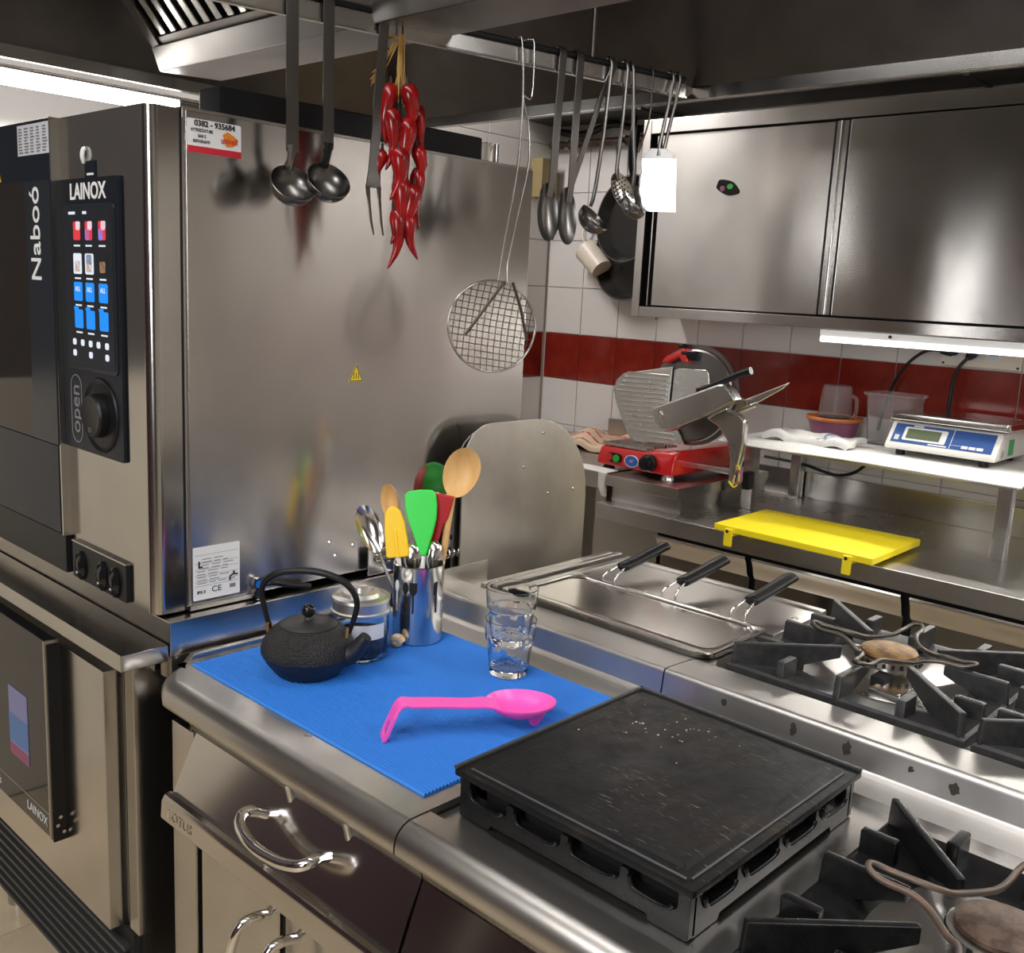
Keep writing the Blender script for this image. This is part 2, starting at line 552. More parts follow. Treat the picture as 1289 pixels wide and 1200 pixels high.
struct(MB().box(-3.1, 2.9, -2.5, -2.4, 0, 2.9).build('wall_front', 'wall_dark'))
struct(MB().box(-3.1, 2.9, -2.5, 3.5, 2.9, 3.0).build('ceiling', 'ceiling_paint'))

# ------------------------------------------------------------------ front cooking line: neutral worktop with drawer
t = thing('worktop_unit', 'stainless steel worktop cabinet with control drawer, carrying the blue ribbed mat', 'counter', (-1.25, 1.1, 0))
def lip(z, front=0.0):
    p = [(1.345, z), (.85, z), (.818, .9)]
    p += [(.818+.03*cos(rad(a)), .87+.03*sin(rad(a))) for a in (100, 120, 140, 160, 180)]
    p += [(.788, .860), (.795, .852), (.836, .820), (.842, .798), (1.345, .798)]
    return [(max(y, .788+front*(1 if y < .9 else 0)) if y < .9 else y, zz) for y, zz in p]
xs = [(-1.600, .075), (-1.590, .045), (-1.570, .016), (-1.535, 0), (-.914, 0)]
MB().loft([[(x, (y+fr if y < .88 and y < .845 else y), z) for y, z in lip(.9)] for x, fr in xs]).build('worktop', 'steel_top', t, ang=50, wn=True)
ridge = rounded([(1.345, .88, 0), (1.345, .902, 0), (1.378, .914, .010), (1.387, .920, .006), (1.393, .9665, .010), (1.488, .9615, .004), (1.490, .88, 0)], 5)
MB().extx(ridge, -1.600, -.914).build('rear_upstand', 'steel_ridge', t, ang=60, wn=True)
MB().extx([(.865, .898), (1.345, .898), (1.345, .913), (.88, .913)], -1.606, -1.592).build('edge_strip', 'steel_side', t, bevel=.001)
cp = [(.85, .80), (.84, .80), (.795, .703), (.787, .7065), (.779, .704), (.773, .694), (.771, .664), (.776, .657), (.80, .655), (.86, .655)]
MB().extx(cp, -1.515, -.9135).build('drawer_front', 'steel_front', t, ang=40, wn=True)
text('embossed_lettering', 'LOTUS', .024, (-1.452, .7712, .679), FX, (0, .07, 1), 'steel_front', t, .0006, 'CENTER', 1.1)
hp = smooth([(-1.262, .825, .756), (-1.268, .800, .768), (-1.268, .782, .770), (-1.255, .768, .764), (-1.225, .760, .757), (-1.185, .757, .754), (-1.135, .760, .757), (-1.100, .768, .764), (-1.088, .782, .770), (-1.092, .800, .768), (-1.100, .825, .756)], 5)
MB().tube(hp, .0092, 12).build('handle', 'chrome', t, ang=60)
for x in (-1.222, -1.074):
    MB().cyl((x, .842, .790), (x, .834, .822), .0075, seg=14).build('stud', 'steel_side', t)
MB().box(-1.600, -1.520, .838, 1.34, .10, .797).build('side_pillar', 'steel_side', t, bevel=.003)
MB().box(-1.520, -.917, .87, 1.34, .10, .797).build('carcass', 'steel_dull', t)
for x0, x1, hx, sg in ((-1.512, -1.262, -1.300, 1), (-1.246, -.922, -1.215, 1)):
    d = MB().box(x0, x1, .846, .868, .12, .650).build('door', 'steel_front', t, bevel=.003)
    hq = smooth([(hx, .848, .548), (hx-.004, .822, .552), (hx-.010, .800, .540), (hx-.014, .788, .505), (hx-.016, .784, .46), (hx-.014, .788, .41), (hx-.010, .80, .375), (hx-.004, .822, .363), (hx, .848, .367)], 5)
    MB().tube(hq, .009, 12).build('handle', 'chrome', d, ang=60)
for x in (-1.55, -.97):
    for y in (.90, 1.28):
        MB().cyl((x, y, 0), (x, y, .10), .022).build('foot', 'steel_dull', t)

# gas range module on the same line
t = thing('gas_range', 'stainless gas range top under the griddle plate and front burner grid', 'stove', (-.45, 1.1, 0))
def pan(z):
    p = [(1.345, z), (.862, z), (.850, .8995), (.818, .9)]
    p += [(.818+.03*cos(rad(a)), .87+.03*sin(rad(a))) for a in (100, 120, 140, 160, 180)]
    return p+[(.788, .860), (.795, .852), (.836, .820), (.842, .798), (1.345, .798)]
MB().extx(pan(.888), -.911, .35).build('worktop', 'steel_top', t, ang=50, wn=True)
MB().extx(ridge, -.911, .35).build('rear_upstand', 'steel_ridge', t, ang=60, wn=True)
MB().extx([(.84, .80), (.786, .66), (.80, .655), (.86, .655)], -.9105, .35).build('control_panel', 'steel_front', t)
MB().box(-.911, .35, .87, 1.34, .10, .797).build('carcass', 'steel_dull', t)
for x in (-.86, .30):
    for y in (.92, 1.28):
        MB().cyl((x, y, 0), (x, y, .10), .022).build('foot', 'steel_dull', t)
for k, (x, z, w, h) in enumerate(((-.664, .944, .006, .012), (-.575, .943, .008, .013), (-.478, .946, .005, .006), (-.415, .941, .009, .010), (-.300, .938, .005, .005), (-.79, .945, .006, .007))):
    rr = random.Random(k)
    MB().prism([(cos(a*PI/6)*w*rr.uniform(.5, 1.1), sin(a*PI/6)*h*rr.uniform(.6, 1.1)) for a in range(12)], 0, .0004, frame((x, 1.3868+(z-.920)*.13, z), FX, (0, .13, 1))).build('grease_stain', 'grease', t)
def burner(cx, cy, z, cap, t):
    MB().lathe([(.0, z+.002), (.165, z+.002), (.17, z+.006), (.165, z+.008), (.0, z+.006)], 40, Matrix.Translation((cx, cy, 0))).build('drip_tray', 'steel_top', t)
    b = MB().lathe([(.052, z+.004), (.045, z+.018), (.040, z+.030), (.056, z+.034), (.056, z+.044), (.02, z+.046)], 36, Matrix.Translation((cx, cy, 0))).build('burner_body', 'steel_dull', t)
    m = MB()
    for k in range(24):
        a = 2*PI*k/24
        m.box(-.003, .003, -.0015, .0015, -.004, .004, Matrix.Translation((cx+cos(a)*.056, cy+sin(a)*.056, z+.039)) @ Matrix.Rotation(a+PI/2, 4, 'Z'))
    m.build('flame_ports', 'dark_gap', b)
    MB().lathe([(.0, z+.045), (.045, z+.045), (.049, z+.048), (.048, z+.053), (.042, z+.056), (0, z+.057)], 36, Matrix.Translation((cx, cy, 0))).build('burner_cap', cap, t)
    MB().box(cx+.02, cx+.075, cy-.125, cy-.02, z+.006, z+.022).build('venturi', 'steel_soft', t, bevel=.003)
    MB().box(cx+.006, cx+.030, cy-.086, cy-.05, z+.010, z+.028).build('pilot_window', 'dark_gap', t)
burner(-.262, 1.105, .888, 'cap_brown', t)
burner(.17, 1.105, .888, 'cap_brown', t)

def grid_meshes():
    h = .206
    base = MB()
    N = 64; o = []; i = []; oz = []
    for k in range(N):
        a = 2*PI*k/N+PI/4
        c, s_ = cos(a), sin(a)
        q = h/max(abs(c), abs(s_))
        o.append((c*q, s_*q)); i.append((c*.118, s_*.118))
    ring = [[(x, y, 0) for x, y in o], [(x, y, .014) for x, y in o], [(x*.975, y*.975, .018) for x, y in o],
            [((x+u)/2, (y+w)/2, .014) for (x, y), (u, w) in zip(o, i)], [(x*1.06, y*1.06, .003) for x, y in i], [(x, y, -.001) for x, y in i], [(x*1.06, y*1.06, -.006) for x, y in i]]
    base.loft(ring, False, True)
    fins = []
    def fin(a, r0, r1, w, z0o, z0i, z1, name):
        m = MB()
        poly = [(r1, z0i), (r1, z1), (r0, z1), (r0+.004, z0o), ((r0+r1)/2+.02, z0o)]
        w *= 1.25
        m.prism(poly, -w, w, Matrix.Rotation(a, 4, 'Z') @ Matrix(((1, 0, 0, 0), (0, 0, -1, 0), (0, 1, 0, 0), (0, 0, 0, 1))))
        fins.append((name, m))
    for k in range(4):
        fin(PI/4+k*PI/2, h*1.36, .088, .0052, .006, .034, .056, 'corner_fin')
        fin(k*PI/2, h*.985, .098, .0055, .006, .036, .054, 'side_fin')
        for dx in (-.105, .105):
            m = MB()
            m.box(h-.052, h-.004, dx-.008, dx+.008, .004, .046, Matrix.Rotation(k*PI/2, 4, 'Z'))
            fins.append(('stub', m))
    return base, fins
def burner_grid(label, x, y, z, mat):
    t = thing('burner_grid', label, 'burner grid', (x, y, z), 0, 'cast iron burner grids')
    base, fins = grid_meshes()
    base.build('base_plate', mat, t, world=False, ang=40)
    for n, m in fins: m.build(n, mat, t, bevel=.0035, seg=2, world=False)
    return t
g2 = burner_grid('matt black cast iron burner grid on the rear range, beside the pasta cooker', -.655, 1.718, .947, 'cast_iron')
g1 = burner_grid('glossy black cast iron burner grid on the front range, right of the griddle', -.262, 1.096, .889, 'cast_enamel')
dup(g1, (.165, 1.096, .889), None, 'black burner grid at the far right of the front range')
def wire_ring(label, x, y, z, mat, rot=0):
    t = thing('pan_reducer', label, 'pan support', (x, y, z), rot, 'wire pan reducers')
    pts = []
    for k in range(4):
        a = k*PI/2
        for da, r, dz in ((-.62, .066, -.004), (-.34, .072, .0), (-.16, .095, .004), (-.11, .125, .004), (-.06, .142, .008), (0, .146, .010), (.06, .142, .008), (.11, .125, .004), (.16, .095, .004), (.34, .072, .0)):
            pts.append((cos(a+da)*r, sin(a+da)*r, dz))
    MB().tube(smooth(pts, 3, True), .0042, 8, True).build('wire', mat, t, world=False, ang=70)
    return t
wire_ring('rusty wire pan reducer lying on the front burner grid', -.262, 1.096, .945, 'wire_rusty', .05)

# ------------------------------------------------------------------ griddle
t = thing('griddle_stand', 'black cast iron slotted stand carrying the griddle plate', 'griddle stand', (-.706, 1.09, .888))
gx0, gx1, gy0, gy1 = -.892, -.521, .886, 1.300
z0, z1 = .889, .947
def wall_side(along, fixed, a0, a1, sgn):          # comb shaped wall, slots open to the plate above
    n = 4; w = (a1-a0)/n
    pts = [(a0, z0, .004), (a0+.055, z0, .002), (a0+.058, .897, .003), (a1-.058, .897, .003), (a1-.055, z0, .002), (a1, z0, .004), (a1, z1, 0)]
    for k in range(n, 0, -1):
        r_ = a0+k*w-(.017 if k == n else .0065); l_ = a0+(k-1)*w+(.017 if k == 1 else .0065)
        pts += [(r_, z1-(0 if k == n else .007), .004), (r_, .920, .009), (l_, .920, .009), (l_, z1-(0 if k == 1 else .007), .004)]
    pts += [(a0, z1, 0)]
    poly = rounded(pts, 3)
    f0, f1 = (fixed, fixed+.014) if sgn > 0 else (fixed-.014, fixed)
    if along == 'x': return MB().loft([[(u, f0, v) for u, v in poly], [(u, f1, v) for u, v in poly]])
    return MB().loft([[(f0, u, v) for u, v in poly], [(f1, u, v) for u, v in poly]])
for al, fx, a0, a1, sg in (('x', gy0, gx0, gx1, 1), ('x', gy1, gx0, gx1, -1), ('y', gx0, gy0+.008, gy1-.008, 1), ('y', gx1, gy0+.008, gy1-.008, -1)):
    sd = wall_side(al, fx, a0, a1, sg).build('side_wall', 'cast_enamel', t, bevel=.003, seg=2)
    n = 4; w = (a1-a0)/n; out = -.001 if sg > 0 else .001
    for k in range(n):
        u0, u1 = a0+k*w+(.019 if k == 0 else .0085), a0+(k+1)*w-(.019 if k == n-1 else .0085)
        if al == 'x': p = [(u0, fx+out, .934), (u0+.005, fx+out, .923), (u0+.016, fx+out, .919), (u1-.012, fx+out, .919), (u1-.002, fx+out, .927)]
        else: p = [(fx+out, u0, .934), (fx+out, u0+.005, .923), (fx+out, u0+.016, .919), (fx+out, u1-.012, .919), (fx+out, u1-.002, .927)]
        MB().tube(smooth(p, 4), .0034, 8).build('slot_bead', 'cast_enamel', sd, ang=60)
MB().box(gx0+.026, gx1-.026, gy0+.026, gy1-.026, .893, .943).build('interior_shade', 'dark_gap', t)  # near-black filler standing in for the shade inside the stand
t = thing('griddle_plate', 'flat black griddle plate, scratched and rust-flecked, on the slotted stand', 'griddle', (-.706, 1.09, .948))
px0, px1, py0, py1 = -.900, -.514, .879, 1.308
MB().prism(rrect(px0, px1, py0, py1, .006, 3), .9485, .958).build('plate', 'griddle', t, bevel=.0015)
m = MB()
r0 = rrect(px0+.030, px1-.030, py0+.030, py1-.030, .004, 3); r1 = rrect(px0+.037, px1-.037, py0+.037, py1-.037, .004, 3)
m.loft([[(x, y, .9575) for x, y in r0], [(x, y, .9612) for x, y in r1]])
m.build('raised_field', 'griddle', t, ang=20)
for a, b in (((px0+.003, py1-.003), (px1-.004, py1-.003)), ((px0+.003, py0+.004), (px0+.003, py1-.003))):
    m = MB()
    m.box(min(a[0], b[0])-.003, max(a[0], b[0])+.003, min(a[1], b[1])-.003, max(a[1], b[1])+.003, .957, .9615)
    m.build('edge_lip', 'iron_highlight', t, bevel=.001)
for a, b in (((px1-.016, py0+.02), (px1-.016, py1-.03)), ((px0+.02, py0+.016), (px1-.02, py0+.016))):
    MB().tube([(*a, .9581), (*b, .9581)], .0022, 6).build('rib', 'iron_highlight', t)
m = MB()
for k in range(34):
    x = random.gauss(-.765, .05); y = random.gauss(1.21, .045); r = random.uniform(.0006, .0022)
    if px0+.04 < x < px1-.04 and py0+.04 < y < py1-.04:
        m.sphere((x, y, .9614), r, 6, (1, 1.3, .35))
m.build('food_flecks', 'tile_floor', t)['kind'] = 'stuff'

# ------------------------------------------------------------------ blue mat
m = MB(); y0m, y1m = .868, 1.343; n = 70; p = []
st = (y1m-y0m)/n
for k in range(n):
    y = y0m+k*st
    p += [(y, .9008), (y+st*.28, .9043), (y+st*.62, .9043), (y+st*.92, .9008)]
p += [(y1m, .9022), (y1m, .9004), (y0m, .9004)]
# the wiggly profile is swept in strips so no face is a huge polygon
top = p[:-2]
xa, xb = -1.578, -.945
va = [(xa, y, z) for y, z in top]; vb = [(xb, y, z) for y, z in top]
L = len(top)
m.add(va+vb, [(i, i+1, L+i+1, L+i) for i in range(L-1)])
m.box(xa, xb, y0m, y1m, .9004, .9008)
o = m.build('anti_slip_mat', 'mat_blue', None, off=(-1.26, 1.1, .9), ang=20)
tag(o, 'bright blue ribbed anti-slip mat laid on the steel worktop', 'mat')
# ------------------------------------------------------------------ things on the blue mat
MZ = .9044
RT = Vector((.731, .682, 0)); TC = Vector((.682, -.731, 0))     # to the right / towards the viewer, level
def up(p, r=0, t=0, z=0):
    v = Vector(p)+RT*r+TC*t
    return Vector((v.x, v.y, p[2]+z))
# teapot
t = thing('teapot', 'black cast iron teapot with hobnail body and arched handle on the blue mat', 'teapot', (-1.413, 1.004, MZ), rad(38))
low = [(0, 0), (.052, 0), (.057, .003), (.074, .024), (.081, .037), (.0825, .040)]
hi = [(.0825, .040), (.0835, .047), (.081, .058), (.074, .071), (.064, .082), (.055, .0885), (.052, .090), (.045, .088)]
MB().lathe(low, 56).build('body', 'teapot_plain', t, world=False, ang=50)
MB().lathe(hi, 72).build('hobnail_shoulder', 'teapot_hobnail', t, world=False, ang=60)
l = MB().lathe([(.048, .086), (.051, .0885), (.051, .0915), (.046, .095), (.025, .099), (.008, .1005), (.006, .104)], 48).build('lid', 'teapot_lid', t, world=False, ang=40)
m = MB(); m.sphere((0, 0, .1155), .0125); m.cyl((0, 0, .099), (0, 0, .108), .006)
m.build('knob', 'black_gloss', l, world=False)
hp = smooth([(-.072, 0, .078), (-.080, 0, .112), (-.0865, 0, .140), (-.080, 0, .163), (-.058, 0, .180), (-.02, 0, .188), (.022, 0, .187), (.058, 0, .176), (.080, 0, .157), (.0875, 0, .134), (.083, 0, .108), (.074, 0, .080)], 5)
MB().tube(hp, [.0042+.0022*sin(PI*i/(len(hp)-1)) for i in range(len(hp))], 12).build('handle', 'black_plastic', t, world=False, ang=70)
for s_ in (-1, 1):
    MB().tube([(s_*.072, .007, .073), (s_*.073, .007, .087), (s_*.073, -.007, .087), (s_*.072, -.007, .073)], .003, 8).build('handle_lug', 'brass_rust', t, world=False)
sp = smooth([(.068, -.012, .040), (.086, -.015, .050), (.099, -.018, .066), (.110, -.020, .083)], 5)
MB().tube(sp, [.021-.0105*i/(len(sp)-1) for i in range(len(sp))], 16).build('spout', 'teapot_plain', t, world=False, ang=60)

# jar of loose tea
jx, jy = -1.424, 1.130
t = thing('tea_jar', 'glass jar of dark loose tea with aluminium lid behind the teapot', 'jar', (jx, jy, MZ))
T = Matrix.Translation((jx, jy, MZ))
MB().lathe([(0, 0), (.046, 0), (.052, .005), (.053, .012), (.053, .082), (.049, .092), (.0455, .092), (.050, .081), (.050, .012), (.046, .006), (0, .005)], 44, T).build('jar_body', 'jar_glass', t, ang=50)
MB().lathe([(0, .0065), (.046, .0075), (.0485, .013), (.0485, .046), (.03, .050), (0, .047)], 36, T).build('loose_tea', 'tea_leaves', t, ang=50)
lm = MB()
a0 = math.atan2(TC.y, TC.x)
va = []
for k in range(13):
    a = a0-.15+1.25*k/12
    for z in (.045, .074): va.append((jx+cos(a)*.0535, jy+sin(a)*.0535, MZ+z))
lm.add(va, [(2*i, 2*i+2, 2*i+3, 2*i+1) for i in range(12)])
lm.build('paper_label', 'label_grey', t)
l = MB().lathe([(.0505, .086), (.056, .087), (.0565, .092), (.053, .094), (.0535, .110), (.0555, .112), (.0545, .117), (.047, .120), (.045, .115), (.037, .118), (.034, .125), (.025, .127), (.022, .122), (.016, .124), (.014, .134), (.010, .136), (0, .136)], 44, T).build('lid', 'alu_dull', t, ang=30)

# cutlery holder
cx, cy = -1.424, 1.273
t = thing('cutlery_holder', 'satin steel utensil pot with cutlery-shaped cutouts on the mat', 'utensil holder', (cx, cy, MZ))
T = Matrix.Translation((cx, cy, MZ))
MB().lathe([(0, 0), (.048, 0), (.050, .002), (.050, .156), (.051, .157), (.0495, .158), (.0475, .157), (.0475, .004), (0, .003)], 48, T).build('pot', 'steel_pot', t, ang=40)
def cutout(ang, kind):
    a = a0+ang
    R_ = .0504
    M = frame((cx+cos(a)*R_, cy+sin(a)*R_, MZ+.098), (-sin(a), cos(a), 0), FZ)
    m = MB()
    if kind == 'spoon': m.prism([(cos(q*PI/8)*.006, .018+sin(q*PI/8)*.012) for q in range(16)], -.0003, .0004, M)
    elif kind == 'fork': m.prism([(-.0075, .030), (-.0075, .012), (-.003, .005), (.003, .005), (.0075, .012), (.0075, .030)], -.0003, .0004, M)
    else: m.prism([(-.002, .03), (-.006, .026), (-.006, .004), (.002, .004), (.003, .03)], -.0003, .0004, M)
    m.box(-.0018, .0018, -.032, .010, -.0003, .0004, M)
    m.build('cutout', 'label_white' if ang < -.7 else 'dark_gap', t)
for a, k in ((-.86, 'spoon'), (-.42, 'spoon'), (-.10, 'fork'), (.86, 'knife')): cutout(a, k)

CB = (cx, cy, MZ+.006)
def handle_pts(head, base_r, base_t): return up(CB, base_r, base_t), Vector(head)
def spoon(name, label, mat, head, tip, bw, base, hr, bl=None, depth=.010, flip=1, tilt=0):
    """a spoon standing in the pot: head = centre of the bowl, tip = end of the bowl"""
    h = Vector(head); q = Vector(tip)-h; b = up(CB, *base)
    ax = q.normalized()
    x = (RT - ax*RT.dot(ax)).normalized()
    n = x.cross(ax)                                  # towards the viewer
    if tilt: x = x*cos(tilt)+n*sin(tilt)
    t = thing(name, label, 'spoon', tuple(b))
    L_ = bl or q.length
    M = frame(h, x, ax)
    MB().dish(bw, L_, depth*flip, .003, M, egg=.08).build('bowl', mat, t, ang=60)
    neck = h-ax*L_*.96
    pts = smooth([neck+n*(-.001), neck+(b-neck)*.3, b], 4)
    MB().tube(pts, hr, 10).build('handle', mat, t, ang=60)
    return t
spoon('wooden_spoon', 'big pale wooden spoon standing tallest at the right of the utensil pot', 'wood', (-1.414, 1.369, 1.233), (-1.405, 1.385, 1.286), .036, (.026, -.018), .0068, .052, .020)
spoon('wooden_spoon', 'small wooden spoon behind the yellow spatula in the utensil pot', 'wood', (-1.506, 1.263, 1.166), (-1.516, 1.262, 1.207), .020, (-.02, -.015), .0055, .040, .016, 1, .5)
spoon('serving_spoon', 'large steel serving spoon behind the green spatula in the utensil pot', 'steel_soft', (-1.464, 1.338, 1.192), (-1.462, 1.342, 1.249), .038, (.008, -.032), .004, .058, .014)
spoon('serving_spoon', 'steel serving spoon leaning left out of the utensil pot', 'steel_soft', (-1.524, 1.228, 1.115), (-1.545, 1.222, 1.160), .024, (-.012, -.01), .0035, .050, .012, 1, 0)
spoon('steel_spoon', 'short steel spoon just above the rim, under the yellow spatula', 'steel_soft', (-1.447, 1.276, 1.060), (-1.449, 1.276, 1.092), .022, (0, .012), .0035, .034, -.012)
spoon('steel_spoon', 'short steel spoon just above the rim at the right of the pot', 'steel_soft', (-1.418, 1.307, 1.062), (-1.419, 1.309, 1.098), .0175, (.02, .0), .0035, .038, -.012)
def spatula(name, label, mat, cat, bot, top, prof, th, base, hmat, hr):
    b0, t0 = Vector(bot), Vector(top); ax = (t0-b0).normalized(); Ln = (t0-b0).length
    x = (RT-ax*RT.dot(ax)).normalized()
    b = up(CB, *base)
    t = thing(name, label, cat, tuple(b))
    M = frame(b0, x, ax)
    MB().prism([(u*1.0, v*Ln) for u, v in prof], -th, th, M).build('blade', mat, t, bevel=.003, seg=3, ang=50)
    MB().tube([b, b0+ax*.004], hr, 10).build('handle', hmat, t, ang=60)
    return t, M, Ln
tt, M, Ln = spatula('silicone_spatula', 'yellow rubber spatula with rounded tip in the utensil pot', 'yellow_silicone', 'spatula', (-1.462, 1.251, 1.066), (-1.482, 1.252, 1.167),
        [(-.021, .0), (.020, .0), (.023, .06), (.022, .35), (.019, .68), (.013, .90), (.005, .985), (-.004, 1.0), (-.012, .96), (-.019, .82), (-.022, .5), (-.023, .06)], .006, (-.02, .012), 'label_white', .0055)
MB().box(-.0035, .0035, 0, Ln*.55, .003, .0085, M).build('rib', 'yellow_silicone', tt, bevel=.002)
spatula('silicone_spoonula', 'bright green silicone spatula in the middle of the utensil pot', 'green_silicone', 'spatula', (-1.431, 1.290, 1.070), (-1.458, 1.299, 1.199),
        [(-.006, 0), (.006, 0), (.012, .14), (.022, .34), (.030, .55), (.033, .75), (.032, .92), (.024, .985), (.0, 1.0), (-.022, .985), (-.031, .93), (-.031, .75), (-.027, .55), (-.018, .33), (-.011, .14)], .007, (.004, .008), 'label_white', .005)
spatula('pastry_brush', 'red silicone brush between the green spatula and the wooden spoon', 'red_silicone', 'brush', (-1.440, 1.318, 1.075), (-1.428, 1.338, 1.190),
        [(-.009, 0), (.008, 0), (.011, .25), (.013, .5), (.019, .62), (.021, 1.0), (-.019, 1.0), (-.018, .62), (-.012, .5), (-.011, .25)], .006, (.012, -.01), 'red_silicone', .005)

# snail shell
c = Vector((-1.408, 1.2085, MZ+.0105))
t = thing('snail_shell', 'tiny cream and brown snail shell beside the steel utensil pot', 'shell', (c.x, c.y, MZ))
pts = []; rs = []
for k in range(40):
    q = k/39; a = q*4.6*PI
    r = .0085*(1-q)**.9
    pts.append(c+RT*(cos(a)*r+.004*(.4-q)*-1)+Vector((0, 0, sin(a)*r*.9+.001))+TC*(-.002+.003*q))
    rs.append(.0082*(1-q)+.0012)
MB().tube(pts, rs, 10).build('whorl', 'shell', t, ang=70)

# two stacked tumblers
gx, gy = -1.176, 1.279
def tumbler(label, z):
    def mod(j, zz):
        if .008 < zz < .066: return 1-.035*abs(sin(9*PI*j/54))
        return 1
    o = MB().lathe([(0, .0), (.030, .0), (.0345, .003), (.0365, .012), (.0405, .045), (.0425, .064), (.0450, .068), (.0475, .100), (.0480, .106), (.0470, .107), (.0462, .106), (.0437, .068), (.0385, .050), (.034, .016), (.028, .0125), (0, .012)], 54, Matrix.Translation((gx, gy, z)), False, mod).build('tumbler', 'glass', None, off=(gx, gy, z), ang=30)
    return tag(o, label, 'glass', 'stacked tumblers')
tumbler('lower clear faceted tumbler standing on the blue mat', MZ)
tumbler('upper clear faceted tumbler stacked inside another on the mat', MZ+.0595)

# pink spoon rest
t = thing('spoon_rest', 'hot pink silicone spoon with slotted bent handle lying on the mat', 'spoon', (-1.05, 1.08, MZ))
ax = Vector((.52, .854, -.03)).normalized(); pr = Vector((.854, -.52, 0)); nz = pr.cross(ax)
bc = Vector((-1.008, 1.131, .947))
MB().dish(.047, .058, .024, .003, frame(bc, pr, ax), 36, 8, -.06).build('bowl', 'pink_silicone', t, ang=70)
bend = Vector((-1.109, .966, .957))
def strip(pts, ws, th, mb=None):
    mb = mb or MB(); rings = []
    for i, p in enumerate(pts):
        a = pts[max(i-1, 0)]; b = pts[min(i+1, len(pts)-1)]
        d = (b-a).normalized(); nn = pr.cross(d).normalized()
        w = ws[i]
        rings.append([p-pr*w-nn*th, p+pr*w-nn*th, p+pr*w+nn*th, p-pr*w+nn*th])
    return mb.loft(rings)
neck = bc-ax*.052
hp = [neck+ax*.012+Vector((0, 0, -.004)), neck-ax*.01, neck-ax*.04, neck+(bend-neck)*.6, neck+(bend-neck)*.88, bend+Vector((0, 0, .0005)), bend+Vector((-.002, -.010, -.007)), bend+Vector((-.001, -.017, -.016))]
hp = smooth(hp, 4)
ws = [.017 if i < 6 else .0145+.0015*min(1, i/20) for i in range(len(hp))]
ws = [.022-(.0035*min(1, i/7)) for i in range(len(hp))]
strip(hp, ws, .0022).build('handle', 'pink_silicone', t, bevel=.0012, ang=60)
e0 = hp[-1]; e1 = Vector((-1.096, .924, MZ+.002)); d = (e1-e0).normalized(); Lh = (e1-e0).length
nn = pr.cross(d).normalized()
M = frame(e0-d*.001, pr, d)
outer = [(-.0185, 0), (.0185, 0), (.020, Lh*.5), (.018, Lh*.88), (.011, Lh), (-.011, Lh), (-.018, Lh*.88), (-.020, Lh*.5)]
inner = [(-.006, Lh*.22), (.006, Lh*.22), (.0085, Lh*.5), (.008, Lh*.74), (.005, Lh*.80), (-.005, Lh*.80), (-.008, Lh*.74), (-.0085, Lh*.5)]
m = MB(); z_ = .0022
m.loft([[(x, y, -z_) for x, y in outer], [(x, y, z_) for x, y in outer], [(x, y, z_) for x, y in inner], [(x, y, -z_) for x, y in inner]], False, True, M)
m.build('slotted_end', 'pink_silicone', t, bevel=.0008)
MB().loft([[(-.995+dx*s_, 1.150+dy*s_, zz) for dx, dy in ((-.012, -.006), (.010, -.012), (.014, .006), (-.006, .012))] for s_, zz in ((1.2, .926), (.5, MZ+.001))]).build('foot', 'pink_silicone', t, bevel=.001)
# ------------------------------------------------------------------ combi oven
YF = .837
t = thing('combi_oven', 'large stainless combi oven with touch control panel beside the worktop', 'oven', (-2.08, 1.3, .976))
MB().box(-2.52, -1.652, .90, 1.79, .985, 1.872).build('body', 'steel_oven', t)
MB().box(-2.52, -1.655, .892, .902, .98, 1.876).build('frame_seal', 'dark_gap', t)
fp = [(-2.003, .896), (-2.003, YF), (-1.676, YF)]+[(-1.676+.022*sin(rad(a)), YF+.022-.022*cos(rad(a))) for a in (15, 30, 45, 60, 75, 90)]+[(-1.654, .896)]
MB().prism(fp, .979, 1.876).build('front_frame', 'steel_front', t, ang=25, wn=True)
side_plate(.9055, 1.79, .988, 1.874, -1.653, -1.647, 0).build('side_panel', 'steel_oven', t, bevel=.0015)
MB().box(-2.52, -1.650, .90, 1.79, 1.860, 1.880).build('top_cover', 'steel_dull', t, bevel=.002)
MB().box(-1.70, -1.648, .905, 1.05, .977, .986).build('base_rail', 'steel_top', t)
d = front_plate(-2.52, -2.003, 1.063, 1.8765, .822, .892).build('door', 'door_navy', t, bevel=.002)
front_plate(-2.52, -2.005, 1.248, 1.762, .8195, .822).build('glass_pane', 'door_glass', d)
front_plate(-2.125, -2.006, 1.248, 1.762, .8180, .8200).build('glass_border', 'strip_grey', d)
front_plate(-2.52, -2.012, 1.066, 1.2455, .8195, .822).build('lower_glass', 'door_navy', d)
front_plate(-2.006, -2.0005, 1.062, 1.8765, .820, .860).build('door_edge', 'steel_soft', d)
front_plate(-2.52, -2.006, .981, 1.060, .826, .895).build('drip_rail', 'black_plastic', t, bevel=.002)
lab = front_plate(-2.160, -2.010, 1.812, 1.870, .8212, .822).build('instruction_label', 'label_grey', d)
m = MB()
for c_ in range(5):
    for r_ in range(9):
        x = -2.154+c_*.029; z = 1.864-r_*.0056
        m.box(x, x+.022*random.uniform(.6, 1), .8208, .8213, z-.003, z)
m.build('fine_print', 'grey_print', d)
m = MB(); M = Matrix(((1, 0, 0, 0), (0, 0, 1, .8205), (0, 1, 0, 0), (0, 0, 0, 1)))
m.prism([(-2.295, 1.766), (-2.255, 1.766), (-2.275, 1.804)], 0, .0012, M); m.build('warning_triangle', 'sign_yellow', d)
text('lettering', 'Nabo\u00f3', .066, (-2.078, .8176, 1.660), (0, 0, 1), (-1, 0, 0), 'white_print', d, .0004, 'CENTER', 1.0, True, .0004)
